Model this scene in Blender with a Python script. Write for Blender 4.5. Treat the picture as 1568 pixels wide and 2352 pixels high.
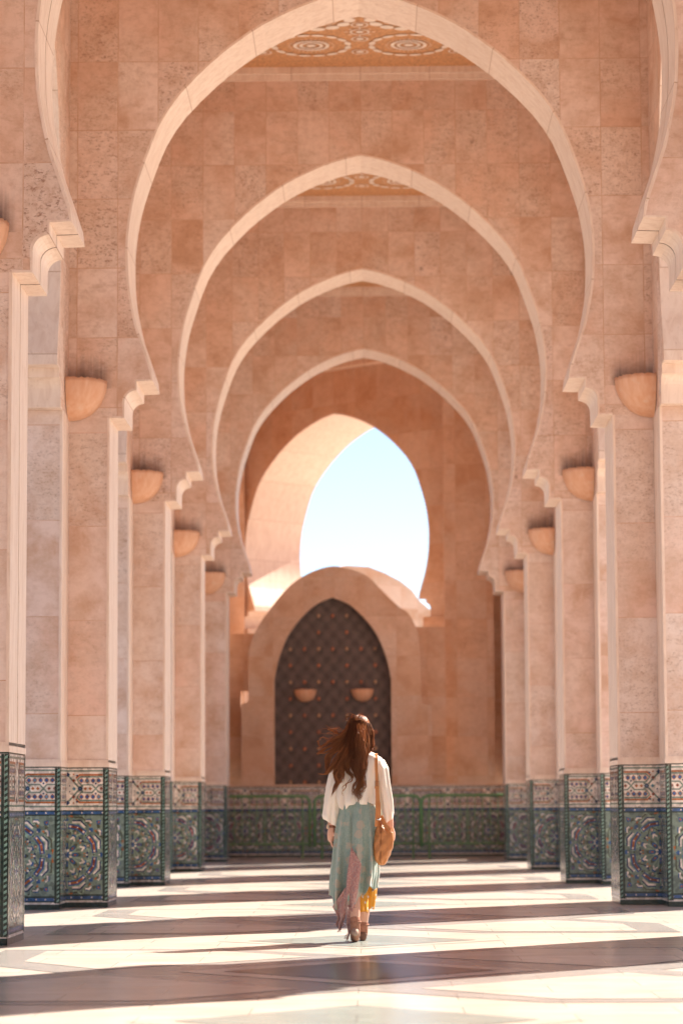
import bpy, bmesh, math, random
from math import sin, cos, pi, radians, sqrt, atan2, tan
from mathutils import Vector, Matrix, Euler
from mathutils.geometry import tessellate_polygon
random.seed(7)
for o in list(bpy.data.objects): bpy.data.objects.remove(o)
SC = bpy.context.scene
COL = SC.collection

# ------------------------------------------------------------------ camera
cam_d = bpy.data.cameras.new('camera'); cam = bpy.data.objects.new('camera', cam_d); COL.objects.link(cam)
cam_d.sensor_fit = 'HORIZONTAL'; cam_d.sensor_width = 24.0; cam_d.lens = 6400*24/1568.0
cam.matrix_world = (Matrix.Translation((0.067, 0, 0.972)) @ Matrix.Rotation(radians(.55), 4, 'Z')
                    @ Matrix.Rotation(radians(96.06), 4, 'X') @ Matrix.Rotation(radians(-.3), 4, 'Z'))
cam_d.clip_start = .1; cam_d.clip_end = 2000
cam_d.dof.use_dof = True; cam_d.dof.focus_distance = 20.6; cam_d.dof.aperture_fstop = 2.5
SC.camera = cam

# ------------------------------------------------------------------ world, sun, exposure
SUN_EL = 40.0; SUN_AZ = 42.5          # azimuth clockwise from +Y (down the arcade) towards +X
w = bpy.data.worlds.new('World'); SC.world = w; w.use_nodes = True
wn = w.node_tree.nodes; wl = w.node_tree.links
bg = wn['Background']; sky = wn.new('ShaderNodeTexSky'); sky.sky_type = 'NISHITA'; sky.sun_disc = False
sky.sun_elevation = radians(SUN_EL); sky.sun_rotation = radians(SUN_AZ); sky.air_density = 0.68; sky.dust_density = 0.0; sky.ozone_density = 1.0
bg.inputs['Strength'].default_value = 0.053
wl.new(sky.outputs[0], bg.inputs['Color'])
sd = bpy.data.lights.new('sun', 'SUN'); sd.energy = 4.3; sd.angle = radians(.5); sd.color = (1.0, .89, .775)
sun = bpy.data.objects.new('sun', sd); COL.objects.link(sun)
sv = Vector((sin(radians(SUN_AZ))*cos(radians(SUN_EL)), cos(radians(SUN_AZ))*cos(radians(SUN_EL)), sin(radians(SUN_EL))))
sun.rotation_euler = sv.to_track_quat('Z', 'Y').to_euler(); sun.location = (20, 20, 30)
SC.view_settings.view_transform = 'Standard'; SC.view_settings.look = 'None'
SC.view_settings.exposure = 2.1; SC.view_settings.gamma = 1.0
SC.cycles.max_bounces = 10; SC.cycles.diffuse_bounces = 7; SC.cycles.glossy_bounces = 4

# ------------------------------------------------------------------ node helpers
class NT:
    def __init__(s, name):
        s.m = bpy.data.materials.new(name); s.m.use_nodes = True; s.t = s.m.node_tree; s.n = s.t.nodes; s.b = s.n['Principled BSDF']
    def N(s, typ, _out=0, _props=None, **inp):
        n = s.n.new('ShaderNode'+typ)
        for k, v in (_props or {}).items(): setattr(n, k, v)
        for k, v in inp.items():
            key = int(k[1:]) if k[0] == 'i' and k[1:].isdigit() else k.replace('_', ' ')
            s.set(n.inputs[key], v)
        return n
    def set(s, sock, v):
        if isinstance(v, bpy.types.Node): s.t.links.new(v.outputs[0], sock)
        elif isinstance(v, bpy.types.NodeSocket): s.t.links.new(v, sock)
        elif isinstance(v, (tuple, list)) and len(v) == 3 and sock.type == 'RGBA': sock.default_value = (*v, 1)
        else: sock.default_value = v
    def math(s, op, a, b=0.0, c=None, clamp=False):
        n = s.n.new('ShaderNodeMath'); n.operation = op; n.use_clamp = clamp
        s.set(n.inputs[0], a); s.set(n.inputs[1], b)
        if c is not None: s.set(n.inputs[2], c)
        return n
    def vmath(s, op, a, b=None, scale=None):
        n = s.n.new('ShaderNodeVectorMath'); n.operation = op; s.set(n.inputs[0], a)
        if b is not None: s.set(n.inputs[1], b)
        if scale is not None: s.set(n.inputs['Scale'], scale)
        return n
    def mix(s, fac, a, b, mode='MIX'):
        n = s.n.new('ShaderNodeMixRGB'); n.blend_type = mode; s.set(n.inputs[0], fac); s.set(n.inputs[1], a); s.set(n.inputs[2], b); return n
    def ramp(s, fac, stops, interp='LINEAR'):
        n = s.n.new('ShaderNodeValToRGB'); n.color_ramp.interpolation = interp; e = n.color_ramp.elements
        while len(e) < len(stops): e.new(.5)
        for i, (p, c) in enumerate(stops):
            e[i].position = p; e[i].color = (c, c, c, 1) if isinstance(c, (int, float)) else (*c, 1)
        s.set(n.inputs[0], fac); return n
    def noise(s, vec, scale, detail=4, rough=.55, dist=0.0):
        return s.N('TexNoise', Vector=vec, Scale=scale, Detail=float(detail), Roughness=rough, Distortion=dist)
    def comb(s, x, y, z=0.0): return s.N('CombineXYZ', i0=x, i1=y, i2=z)
    def bump(s, h, strength=.3, dist=.01):
        n = s.N('Bump', Strength=strength, Distance=dist, Height=h); s.t.links.new(n.outputs[0], s.b.inputs['Normal']); return n
    def out(s, color=None, rough=None, spec=None, metal=None):
        if color is not None: s.set(s.b.inputs['Base Color'], color)
        if rough is not None: s.set(s.b.inputs['Roughness'], rough)
        if spec is not None: s.set(s.b.inputs['Specular IOR Level'], spec)
        if metal is not None: s.set(s.b.inputs['Metallic'], metal)
        return s.m

def pos(t): return t.N('NewGeometry').outputs['Position']

def mat_stone(name, bw, bh, tints, soot=False, pit=.9, joint=(.50, .27, .155)):
    t = NT(name); P = pos(t); uv = t.N('UVMap'); rnd = t.N('ObjectInfo').outputs['Random']
    off = t.comb(t.math('MULTIPLY', t.math('FLOOR', t.math('MULTIPLY', rnd, 37.0)), bw*2), t.math('MULTIPLY', t.math('FLOOR', t.math('MULTIPLY', rnd, 91.0)), bh*2))
    wob = t.vmath('SCALE', t.vmath('SUBTRACT', t.noise(P, 1.3, 2).outputs['Color'], (.5, .5, .5)), scale=.010)
    v = t.vmath('ADD', t.vmath('ADD', uv, off), wob)
    br = t.N('TexBrick', _props=dict(offset=0.0, offset_frequency=2, squash=1.0), Vector=v, Color1=(0, 0, 0), Color2=(1, 1, 1), Mortar=(.5, .5, .5),
             Scale=1.0, Mortar_Size=.005, Mortar_Smooth=.4, Bias=0.0, Brick_Width=bw, Row_Height=bh)
    bv = t.N('SeparateColor', Color=br.outputs[0]).outputs[0]; fac = br.outputs['Fac']
    base = t.ramp(bv, [(i/(len(tints)-1), c) for i, c in enumerate(tints)])
    # each slab gets its own piece of the travertine field
    sh = t.vmath('ADD', P, t.comb(t.math('MULTIPLY', bv, 31.0), t.math('MULTIPLY', bv, 17.0), t.math('MULTIPLY', bv, 11.0)))
    big = t.noise(sh, .8, 5, .6, .6); cl = t.noise(sh, 2.2, 8, .68, .2)
    c1 = t.mix(t.ramp(cl, [(.42, 0.0), (.64, .75)]), base, (.50, .28, .165))
    c1 = t.mix(t.ramp(big, [(.42, 0.0), (.60, .5)]), c1, (.73, .60, .51))
    strata = t.noise(t.vmath('MULTIPLY', sh, (1, 1, 2.2)), 7, 9, .74, .1)
    speck = t.noise(t.vmath('MULTIPLY', sh, (1.0, 1.0, 1.6)), 34, 6, .72)
    zone = t.ramp(t.math('ADD', t.math('MULTIPLY', big, .7), t.math('MULTIPLY', bv, .32)), [(.44, 0.02), (.68, 1.0)])
    pits = t.math('MULTIPLY', t.math('MULTIPLY', t.ramp(speck, [(.52, 0.0), (.60, 1.0)]), t.ramp(strata, [(.38, 0.0), (.55, 1.0)])), zone)
    c2 = t.mix(t.math('MULTIPLY', pits, .9*pit), c1, (.22, .10, .06))
    mid = t.noise(sh, 13, 9, .78, .05); c2 = t.mix(t.math('MULTIPLY', t.math('MULTIPLY', t.ramp(mid, [(.47, 0.0), (.64, 1.0)]), t.ramp(big, [(.40, .15), (.58, 1.0)])), .50*pit), c2, (.40, .205, .115))
    c2 = t.mix(t.math('MULTIPLY', t.ramp(strata, [(.5, 0.0), (.7, 1.0)]), .45*pit), c2, (.40, .21, .12))
    rare = t.ramp(t.noise(sh, 3.1, 5, .6, .5), [(.70, 0.0), (.73, 1.0)])
    c2 = t.mix(t.math('MULTIPLY', rare, .55*pit), c2, (.13, .06, .045))
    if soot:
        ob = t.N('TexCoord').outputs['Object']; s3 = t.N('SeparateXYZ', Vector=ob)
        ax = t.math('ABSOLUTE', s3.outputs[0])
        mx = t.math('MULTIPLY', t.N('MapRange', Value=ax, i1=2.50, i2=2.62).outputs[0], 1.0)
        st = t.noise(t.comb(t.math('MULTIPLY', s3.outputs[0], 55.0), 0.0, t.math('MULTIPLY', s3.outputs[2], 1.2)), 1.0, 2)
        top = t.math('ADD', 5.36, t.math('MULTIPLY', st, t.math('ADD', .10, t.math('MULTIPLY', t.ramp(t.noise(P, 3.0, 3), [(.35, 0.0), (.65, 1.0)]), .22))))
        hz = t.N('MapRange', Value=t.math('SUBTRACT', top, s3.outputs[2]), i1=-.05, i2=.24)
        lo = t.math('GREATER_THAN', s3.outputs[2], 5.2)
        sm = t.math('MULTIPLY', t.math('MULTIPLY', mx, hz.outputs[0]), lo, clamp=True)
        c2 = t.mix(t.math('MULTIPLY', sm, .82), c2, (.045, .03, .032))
    c3 = t.mix(t.math('MULTIPLY', fac, t.math('ADD', .15, t.math('MULTIPLY', t.ramp(cl, [(.4, 0.0), (.6, 1.0)]), .65))), c2, joint)
    h = t.math('SUBTRACT', t.math('MULTIPLY', pits, -1.0), t.math('MULTIPLY', fac, .8))
    t.bump(t.math('ADD', h, t.math('MULTIPLY', speck, .25)), .35, .004)
    return t.out(c3, .62, .35)

T_SALMON = [(.72, .48, .365), (.76, .57, .475), (.66, .41, .295), (.74, .52, .41), (.70, .45, .33), (.76, .59, .51)]
T_PIER = [(.73, .52, .42), (.75, .59, .51), (.73, .47, .365), (.75, .61, .54), (.73, .55, .46)]
T_DARK = [(.56, .345, .25), (.61, .39, .29), (.52, .31, .22), (.60, .38, .28)]
M_WALL = mat_stone('travertine_wall', .41, .715, T_SALMON, soot=True)
M_SIDE = mat_stone('travertine_side_wall', .41, .715, T_SALMON)
M_PIER = mat_stone('travertine_pier', .41*3, .95, T_PIER, pit=.55)
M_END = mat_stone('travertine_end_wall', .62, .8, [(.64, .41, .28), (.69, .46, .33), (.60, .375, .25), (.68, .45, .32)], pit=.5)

def mat_cream(name, col=(.75, .59, .48), vein=(.62, .43, .32), jl=.9):
    t = NT(name); P = pos(t); uv = t.N('UVMap')
    br = t.N('TexBrick', _props=dict(offset=0.0, offset_frequency=2), Vector=uv, Color1=(0, 0, 0), Color2=(1, 1, 1), Mortar=(.5, .5, .5),
             Scale=1.0, Mortar_Size=.006, Mortar_Smooth=.3, Bias=0.0, Brick_Width=jl, Row_Height=9.0)
    bv = t.N('SeparateColor', Color=br.outputs[0]).outputs[0]
    s = t.vmath('MULTIPLY', P, (5.0, 5.0, 1.1)); n1 = t.noise(t.vmath('ADD', s, t.comb(t.math('MULTIPLY', bv, 40.0), 0.0)), 2.2, 8, .65, .9)
    n2 = t.noise(t.vmath('MULTIPLY', P, (1, 1, .4)), 38, 5, .7)
    c = t.mix(t.ramp(n1, [(.42, 0.0), (.72, .8)]), t.mix(bv, col, tuple(min(1, a*1.09) for a in col)), vein)
    c = t.mix(t.ramp(n2, [(.60, 0.0), (.72, .45)]), c, (.36, .2, .13))
    c = t.mix(t.math('MULTIPLY', br.outputs['Fac'], .7), c, (.42, .24, .15))
    t.bump(t.math('MULTIPLY', n2, -1.0), .15, .003)
    return t.out(c, .55, .35)
M_CREAM = mat_cream('cream_marble_trim'); M_GROOVE = NT('dark_joint').out((.12, .07, .05), .9, .1)
M_TERRA = None

def mat_plain(name, col, rough=.5, spec=.4, var=.15, scale=8, metal=0.0, bump=0.0):
    t = NT(name); n = t.noise(pos(t), scale, 6, .6)
    c = t.mix(t.ramp(n, [(.3, 0.0), (.7, 1.0)]), tuple(a*(1-var) for a in col), tuple(min(1, a*(1+var)) for a in col))
    if bump: t.bump(n, bump, .01)
    return t.out(c, rough, spec, metal)

def mat_glaze(name, col, var=.35, rough=.16):
    t = NT(name); P = pos(t); sh = t.N('ObjectInfo').outputs['Random']
    cell = t.N('TexVoronoi', Vector=P, Scale=26.0); cv = t.N('SeparateColor', Color=cell.outputs['Color']).outputs[0]
    c = t.mix(cv, tuple(a*(1-var) for a in col), tuple(min(1, a*(1+var)) for a in col))
    n = t.noise(P, 60, 5, .6); c = t.mix(t.ramp(n, [(.62, 0.0), (.72, .35)]), c, (.3, .24, .2))
    edge = t.N('TexVoronoi', _props=dict(feature='DISTANCE_TO_EDGE'), Vector=P, Scale=26.0)
    h = t.math('ADD', t.ramp(edge, [(0.0, 0.0), (.06, 1.0)]), t.math('MULTIPLY', t.noise(P, 14, 2), 2.0))
    t.bump(t.math('ADD', h, t.math('MULTIPLY', cv, 1.5)), .35, .0025)
    return t.out(c, rough, .5)
GL = dict(white=(.68, .58, .50), green=(.155, .20, .16), sage=(.24, .31, .225), dark=(.022, .036, .026), blue=(.03, .085, .22),
          navy=(.012, .03, .09), orange=(.36, .105, .025), brown=(.19, .045, .022), mint=(.19, .31, .25), olive=(.065, .07, .04), sky=(.10, .19, .28))
GM = {k: mat_glaze('glaze_'+k, v) for k, v in GL.items()}
GK = list(GL)
MATS = [GM[k] for k in GK]

def mat_marble(name, col, dark, rough=.13):
    t = NT(name); P = pos(t)
    br = t.N('TexBrick', _props=dict(offset=.5), Vector=P, Color1=(0, 0, 0), Color2=(1, 1, 1), Mortar=(.5, .5, .5), Scale=1.0, Mortar_Size=.004,
             Mortar_Smooth=.2, Bias=0.0, Brick_Width=1.02, Row_Height=.51)
    bv = t.N('SeparateColor', Color=br.outputs[0]).outputs[0]
    s = t.vmath('ADD', t.vmath('MULTIPLY', P, (1.0, 5.0, 1)), t.comb(t.math('MULTIPLY', bv, 33.0), t.math('MULTIPLY', bv, 19.0)))
    n = t.noise(s, 1.6, 9, .68, .7); n2 = t.noise(s, .5, 4)
    c = t.mix(t.ramp(n, [(.42, 0.0), (.66, .8)]), t.mix(bv, col, tuple(a*.86 for a in col)), dark)
    c = t.mix(t.ramp(n2, [(.35, 0.0), (.7, .25)]), c, tuple(a*.8 for a in col))
    c = t.mix(t.math('MULTIPLY', br.outputs['Fac'], .6), c, tuple(a*.45 for a in dark))
    r = t.math('ADD', rough, t.math('MULTIPLY', t.noise(P, 2.3, 5), .14))
    t.bump(t.noise(P, 1.1, 3), .05, .01)
    return t.out(c, r, .5)
M_F = [mat_marble('pale_marble', (.66, .595, .525), (.55, .45, .37)), mat_marble('grey_marble', (.40, .375, .35), (.28, .265, .25)),
       mat_marble('slate_marble', (.13, .155, .175), (.075, .09, .10)), mat_marble('green_marble', (.34, .38, .35), (.24, .27, .25))]

# ------------------------------------------------------------------ mesh helpers
def auto_uv(bm):
    uvl = bm.loops.layers.uv.get('UVMap') or bm.loops.layers.uv.new('UVMap')
    for f in bm.faces:
        n = f.normal; a = (abs(n.x), abs(n.y), abs(n.z)); k = a.index(max(a))
        for l in f.loops:
            c = l.vert.co
            l[uvl].uv = (c.y, c.z) if k == 0 else (c.x, c.z) if k == 1 else (c.x, c.y)
def link(name, bm, mats, parent=None, loc=None, rot=None, smooth=False, uv=True):
    bm.normal_update()
    if uv and not bm.loops.layers.uv.get('UVMap'): auto_uv(bm)
    me = bpy.data.meshes.new(name); bm.to_mesh(me); bm.free()
    for m in (mats if isinstance(mats, (list, tuple)) else [mats]): me.materials.append(m)
    if smooth:
        for p in me.polygons: p.use_smooth = True
    o = bpy.data.objects.new(name, me); COL.objects.link(o)
    if parent: o.parent = parent
    if loc: o.location = loc
    if rot: o.rotation_euler = rot
    return o
def tag(o, label, cat, group=None, kind=None):
    if label: o['label'] = label
    if cat: o['category'] = cat
    if group: o['group'] = group
    if kind: o['kind'] = kind
    return o
def thing(name, label, cat, loc=(0, 0, 0), rz=0, group=None):
    o = bpy.data.objects.new(name, None); COL.objects.link(o); o.location = loc; o.rotation_euler = (0, 0, rz); o.empty_display_size = .2
    return tag(o, label, cat, group)
def dup(root, loc, rz, label, group=None):
    r = root.copy(); COL.objects.link(r); r.location = loc; r.rotation_euler = (0, 0, rz); r['label'] = label
    if group: r['group'] = group
    for ch in list(root.children):
        c = ch.copy(); COL.objects.link(c); c.parent = r
        for g in list(ch.children):
            d = g.copy(); COL.objects.link(d); d.parent = c
    return r
def box(bm, x0, x1, y0, y1, z0, z1, mi=0):
    vs = [bm.verts.new(p) for p in [(x0, y0, z0), (x1, y0, z0), (x1, y1, z0), (x0, y1, z0), (x0, y0, z1), (x1, y0, z1), (x1, y1, z1), (x0, y1, z1)]]
    for f in [(0, 3, 2, 1), (4, 5, 6, 7), (0, 1, 5, 4), (1, 2, 6, 5), (2, 3, 7, 6), (3, 0, 4, 7)]:
        fc = bm.faces.new([vs[i] for i in f]); fc.material_index = mi
def prism(bm, plan, z0, z1, mi=0, caps=True):
    """plan: CCW list of (x, y)"""
    a = [bm.verts.new((x, y, z0)) for x, y in plan]; b = [bm.verts.new((x, y, z1)) for x, y in plan]; n = len(plan)
    for i in range(n):
        f = bm.faces.new([a[i], a[(i+1) % n], b[(i+1) % n], b[i]]); f.material_index = mi
    if caps:
        for tri in tessellate_polygon([[Vector((x, y, 0)) for x, y in plan]]):
            for vs, flip in ((b, False), (a, True)):
                t = [vs[i] for i in tri]
                e = (t[1].co-t[0].co).cross(t[2].co-t[0].co).z
                if (e < 0) != flip: t.reverse()
                try: bm.faces.new(t).material_index = mi
                except ValueError: pass
def tube(bm, pts, rad, n=8, mi=0, caps=True):
    pts = [Vector(p) for p in pts]; rad = rad if isinstance(rad, (list, tuple)) else [rad]*len(pts); rings = []
    up = Vector((0, 0, 1)); last = None
    for i, p in enumerate(pts):
        d = (pts[min(i+1, len(pts)-1)]-pts[max(i-1, 0)]).normalized()
        if last is None:
            a = d.cross(up) if abs(d.z) < .95 else d.cross(Vector((1, 0, 0)))
        else: a = last-d*last.dot(d)
        a.normalize(); b = d.cross(a); last = a
        rings.append([bm.verts.new(p+(a*cos(2*pi*k/n)+b*sin(2*pi*k/n))*rad[i]) for k in range(n)])
    for r0, r1 in zip(rings, rings[1:]):
        for k in range(n):
            f = bm.faces.new([r0[k], r0[(k+1) % n], r1[(k+1) % n], r1[k]]); f.material_index = mi
    if caps and n > 2:
        bm.faces.new(rings[0][::-1]).material_index = mi; bm.faces.new(rings[-1]).material_index = mi
def ball(bm, c, r, sub=2, mat4=None):
    m = Matrix.Translation(c) @ (mat4 or Matrix()) @ Matrix.Diagonal((*r, 1) if isinstance(r, (tuple, list)) else (r, r, r, 1))
    bmesh.ops.create_icosphere(bm, subdivisions=sub, radius=1.0, matrix=m)
def remesh(name, bm, mats, parent, voxel, smooth=4, loc=None):
    """weld overlapping solids into one continuous skin"""
    me = bpy.data.meshes.new('tmp'); bm.to_mesh(me); bm.free(); o = bpy.data.objects.new('tmp', me); COL.objects.link(o)
    md = o.modifiers.new('r', 'REMESH'); md.mode = 'VOXEL'; md.voxel_size = voxel
    if smooth:
        s = o.modifiers.new('s', 'SMOOTH'); s.factor = .5; s.iterations = smooth
    dg = bpy.context.evaluated_depsgraph_get(); dg.update()
    me2 = bpy.data.meshes.new_from_object(o.evaluated_get(dg)); bpy.data.objects.remove(o)
    me2.name = name; me2.materials.clear()
    for m in (mats if isinstance(mats, list) else [mats]): me2.materials.append(m)
    for p in me2.polygons: p.use_smooth = True; p.material_index = 0
    r = bpy.data.objects.new(name, me2); COL.objects.link(r); r.parent = parent
    if loc: r.location = loc
    return r

# ------------------------------------------------------------------ zellij drawing: flat tiles in (s, z), laid in thin courses
class Tiles:
    def __init__(s): s.p = []
    def poly(s, pts, m, lay): s.p.append((list(pts), m, lay))
    def rect(s, x0, x1, z0, z1, m, lay): s.poly([(x0, z0), (x1, z0), (x1, z1), (x0, z1)], m, lay)
    def dia(s, x, z, r, m, lay, rz=None): rz = rz or r; s.poly([(x-r, z), (x, z-rz), (x+r, z), (x, z+rz)], m, lay)
    def line(s, pts, wd, m, lay):
        for (x0, z0), (x1, z1) in zip(pts, pts[1:]):
            d = Vector((x1-x0, z1-z0)); L = d.length
            if L < 1e-6: continue
            d /= L; n = Vector((-d.y, d.x))*wd/2; e = d*wd*.2
            s.poly([(x0-e.x-n.x, z0-e.y-n.y), (x1+e.x-n.x, z1+e.y-n.y), (x1+e.x+n.x, z1+e.y+n.y), (x0-e.x+n.x, z0-e.y+n.y)], m, lay)
def clip(pts, x0, x1, z0, z1):
    for ax, lim, sg in ((0, x0, 1), (0, x1, -1), (1, z0, 1), (1, z1, -1)):
        out = []
        for i, p in enumerate(pts):
            q = pts[(i+1) % len(pts)]; a = (p[ax]-lim)*sg; b = (q[ax]-lim)*sg
            if a >= 0: out.append(p)
            if (a >= 0) != (b >= 0):
                t = a/(a-b); out.append((p[0]+(q[0]-p[0])*t, p[1]+(q[1]-p[1])*t))
        pts = out
        if len(pts) < 3: return []
    return pts
def rosette(T, cx, cz):
    def P(r, deg): return (cx+r*cos(radians(deg)), cz+r*sin(radians(deg)))
    k = .000669
    def L(a0, *rs): return [P(r*k, a0+d) for r, d in rs]
    for i in range(8):
        a = i*45; b = a+22.5
        for tt in (-1, 1):   # interlaced sage straps
            T.line([P(85*k, a+tt*22), P(235*k, a+tt*13), P(410*k, a+tt*45-tt*8)], 24*k, 'sage', 1)
            T.line([P(330*k, a+tt*8), P(560*k, a+tt*34)], 20*k, 'mint' if i % 2 else 'sage', 1)
            T.line([P(405*k, a), P(640*k, a+tt*22)], 24*k, 'sage', 1); T.line([P(300*k, b+tt*20), P(395*k, b+tt*2)], 18*k, 'olive', 1); T.line([P(455*k, b+tt*18), P(500*k, b)], 16*k, 'sage', 1)
            T.line([P(560*k, b+tt*16), P(600*k, b)], 22*k, 'olive', 1)
        T.poly(L(a, (0, 0), (38, -22.5), (62, 0), (38, 22.5)), 'blue', 2)
        T.poly(L(b, (45, 0), (70, -16), (98, 0), (70, 16)), 'white', 3)
        T.poly(L(a, (150, -9), (195, -8), (228, 0), (195, 8), (150, 9)), 'olive', 2)
        T.poly(L(a, (78, 0), (105, -16), (165, -10), (190, 0), (165, 10), (105, 16)), 'blue', 3)
        T.poly(L(a, (105, 0), (130, -6), (162, 0), (130, 6)), 'orange', 4)
        for tt in (-1, 1):
            T.poly(L(a, (262, tt*1.5), (256, tt*7.5), (300, tt*4.5)), 'orange', 3)
            T.poly(L(a, (292, tt*3), (318, tt*1), (332, tt*5.5), (318, tt*10)), 'navy', 3)
            T.line([P(238*k, b+tt*8), P(262*k, b+tt*3), P(292*k, b+tt*.5)], 24*k, 'white', 3)
            T.poly(L(b, (285, 0), (290, tt*7), (315, tt*6), (318, 0)), 'blue', 3)
        T.dia(*P(303*k, a), 17*k, 'white', 4)
        T.poly(L(b, (326, 0), (350, -3.2), (380, 0), (350, 3.2)), 'orange', 3)
        T.poly(L(b, (335, 0), (348, -1.6), (368, 0), (348, 1.6)), 'white', 4)
        T.dia(*P(406*k, a), 15*k, 'dark', 3)
        arc = [P(424*k, a+6), P(436*k, b-.5), P(436*k, b+.5), P(424*k, a+39)]
        T.line(arc, 78*k, 'blue', 2); T.line(arc, 34*k, 'brown' if i % 3 else 'orange', 3)
        for q in (a+8, a+37):
            T.dia(*P(424*k, q), 18*k, 'white', 4); T.dia(*P(424*k, q+(2.6 if q < b else -2.6)), 9*k, 'orange', 5)
        T.dia(*P(436*k, b), 11*k, 'white', 4)
        T.line([P(490*k, a+11), P(520*k, b), P(490*k, a+34)], 30*k, 'white', 3)
        T.line([P(515*k, a+11), P(546*k, b), P(515*k, a+34)], 20*k, 'navy', 3)
        T.poly(L(a, (500, -2), (520, -4.5), (560, 0), (520, 4.5), (500, 2)), 'blue', 3)
        T.dia(*P(492*k, a), 13*k, 'white', 4)
        if i % 2:
            T.poly(L(a, (600, -5), (650, -6.5), (660, -2), (640, 0)), 'olive', 2)
            T.poly(L(a, (640, 0), (670, -3.5), (730, 0), (670, 3.5)), 'blue', 3); T.poly(L(a, (660, 0), (680, -1.3), (705, 0), (680, 1.3)), 'orange', 4)
            for tt in (-1, 1):
                T.line([P(575*k, a+tt*15), P(610*k, a+tt*11), P(600*k, a+tt*7)], 26*k, 'white', 3)
                T.line([P(600*k, a+tt*15), P(635*k, a+tt*10)], 16*k, 'blue', 3)
                T.poly(L(a, (540, tt*4), (580, tt*5), (560, tt*9)), 'orange', 3)
        else:
            for tt in (-1, 1): T.poly(L(a, (570, tt*2), (600, tt*9), (565, tt*10)), 'orange', 3)
def frieze(T, cx):
    zc = 1.172
    for sg in (-1, 1):
        def X(v): return cx+sg*v
        for zz in (-1, 1):
            T.line([(X(.095), zc+zz*.105), (X(.128), zc+zz*.137), (X(.50), zc+zz*.137)], .018, 'orange', 2)
            T.line([(X(.0), zc+zz*.148), (X(.16), zc-zz*.03)], .018, 'green', 1)
            T.line([(X(.105), zc+zz*.085), (X(.138), zc+zz*.118), (X(.50), zc+zz*.118)], .016, 'green', 2)
            T.line([(X(.11), zc+zz*.075), (X(.145), zc+zz*.038), (X(.255), zc+zz*.038), (X(.325), zc-zz*.038), (X(.50), zc-zz*.038)], .014, 'green', 2)
            for j in range(6):
                x = X(.148+j*.0575)
                T.dia(x, zc+zz*.080, .029, 'orange', 3); T.rect(x-.0145, x+.0145, zc+zz*.080-.0145, zc+zz*.080+.0145, 'sky' if (j*3+zz) % 4 == 0 else 'blue', 4)
                T.dia(x+sg*.029, zc+zz*.080, .009, 'white', 4)
            T.dia(X(.07), zc+zz*.082, .020, 'brown', 3); T.dia(X(.105), zc+zz*.130, .013, 'navy', 3); T.dia(X(.07), zc+zz*.142, .011, 'orange', 3)
            T.dia(X(.012), zc+zz*.14, .024, 'navy', 3); T.dia(X(.03), zc+zz*.03, .009, 'navy', 3); T.dia(X(.29), zc+zz*.05, .012, 'navy', 3)
        T.dia(X(.075), zc, .022, 'mint', 3); T.dia(X(.075), zc, .012, 'blue', 4)
        T.dia(X(.135), zc, .028, 'navy', 3); T.dia(X(.135), zc, .010, 'sky', 4)
        for x in (.187, .235, .345, .4): T.dia(X(x), zc, .018, 'orange' if x < .3 else 'brown', 3)
def panel(L, cv0, cv1, centers):
    """tiles of one dado face of width L; cv0/cv1: convex end (gets dark + twisted border)"""
    T = Tiles(); x0 = .05 if cv0 else 0; x1 = L-.05 if cv1 else L
    for z0, z1, m in ((0, .05, 'dark'), (.05, .070, 'white'), (.070, .083, 'dark'), (.083, .112, 'blue'), (.112, .13, 'dark'), (.13, .906, 'green'),
                      (.906, .920, 'dark'), (.920, .947, 'blue'), (.947, .960, 'dark'), (.960, .988, 'white'), (.988, 1.005, 'green'),
                      (1.005, 1.34, 'white'), (1.34, 1.357, 'green'), (1.357, 1.372, 'white'), (1.372, 1.39, 'dark')):
        T.rect(0, L, z0, z1, m, 0)
    n = max(1, int(L/.085))
    for j in range(n):
        x = (j+.5)*L/n
        for z in (.0975, .9335): T.dia(x, z, .009, 'white', 2)
    R = Tiles()
    for c in centers: rosette(R, c, .518)
    for pts, m, lay in R.p:
        q = clip(pts, x0, x1, .13, .906)
        if q: T.poly(q, m, lay)
    R = Tiles()
    for c in centers: frieze(R, c)
    for pts, m, lay in R.p:
        lo, hi = x0, x1
        q = clip(pts, lo, hi, 1.006, 1.339)
        if len(centers) > 1:
            c = min(centers, key=lambda c: abs(c-sum(p[0] for p in pts)/len(pts)))
            if q and abs(sum(p[0] for p in q)/len(q)-c) > .42: q = None
        if q: T.poly(q, m, lay)
    for flag, a, b in ((cv0, 0, .024), (cv1, L-.024, L)):
        if not flag: continue
        da, db = (.026, .048) if a == 0 else (L-.048, L-.026)
        T.rect(da, db, .06, 1.37, 'dark', 6); T.rect(a, b, .06, 1.37, 'dark', 6)
        z = .07
        while z < 1.34:
            T.poly([(a, z), (b, z+.014), (b, z+.034), (a, z+.02)], 'mint', 7); z += .042
    return T
def put_tiles(bm, T, p0, p1, z0=0, step=.0006):
    p0 = Vector(p0); p1 = Vector(p1); d = (p1-p0).normalized(); n = Vector((d.y, -d.x))
    for ti_, (pts, m, lay) in enumerate(T.p):
        a = sum(pts[i][0]*pts[(i+1) % len(pts)][1]-pts[(i+1) % len(pts)][0]*pts[i][1] for i in range(len(pts)))
        if abs(a) < 1e-7: continue
        if a < 0: pts = pts[::-1]
        vs = []
        for s, z in pts:
            q = p0+d*s+n*(.004+lay*step+(ti_ % 9)*.00005); vs.append(bm.verts.new((q.x, q.y, z+z0)))
        try: bm.faces.new(vs).material_index = GK.index(m)
        except ValueError: pass

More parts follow.
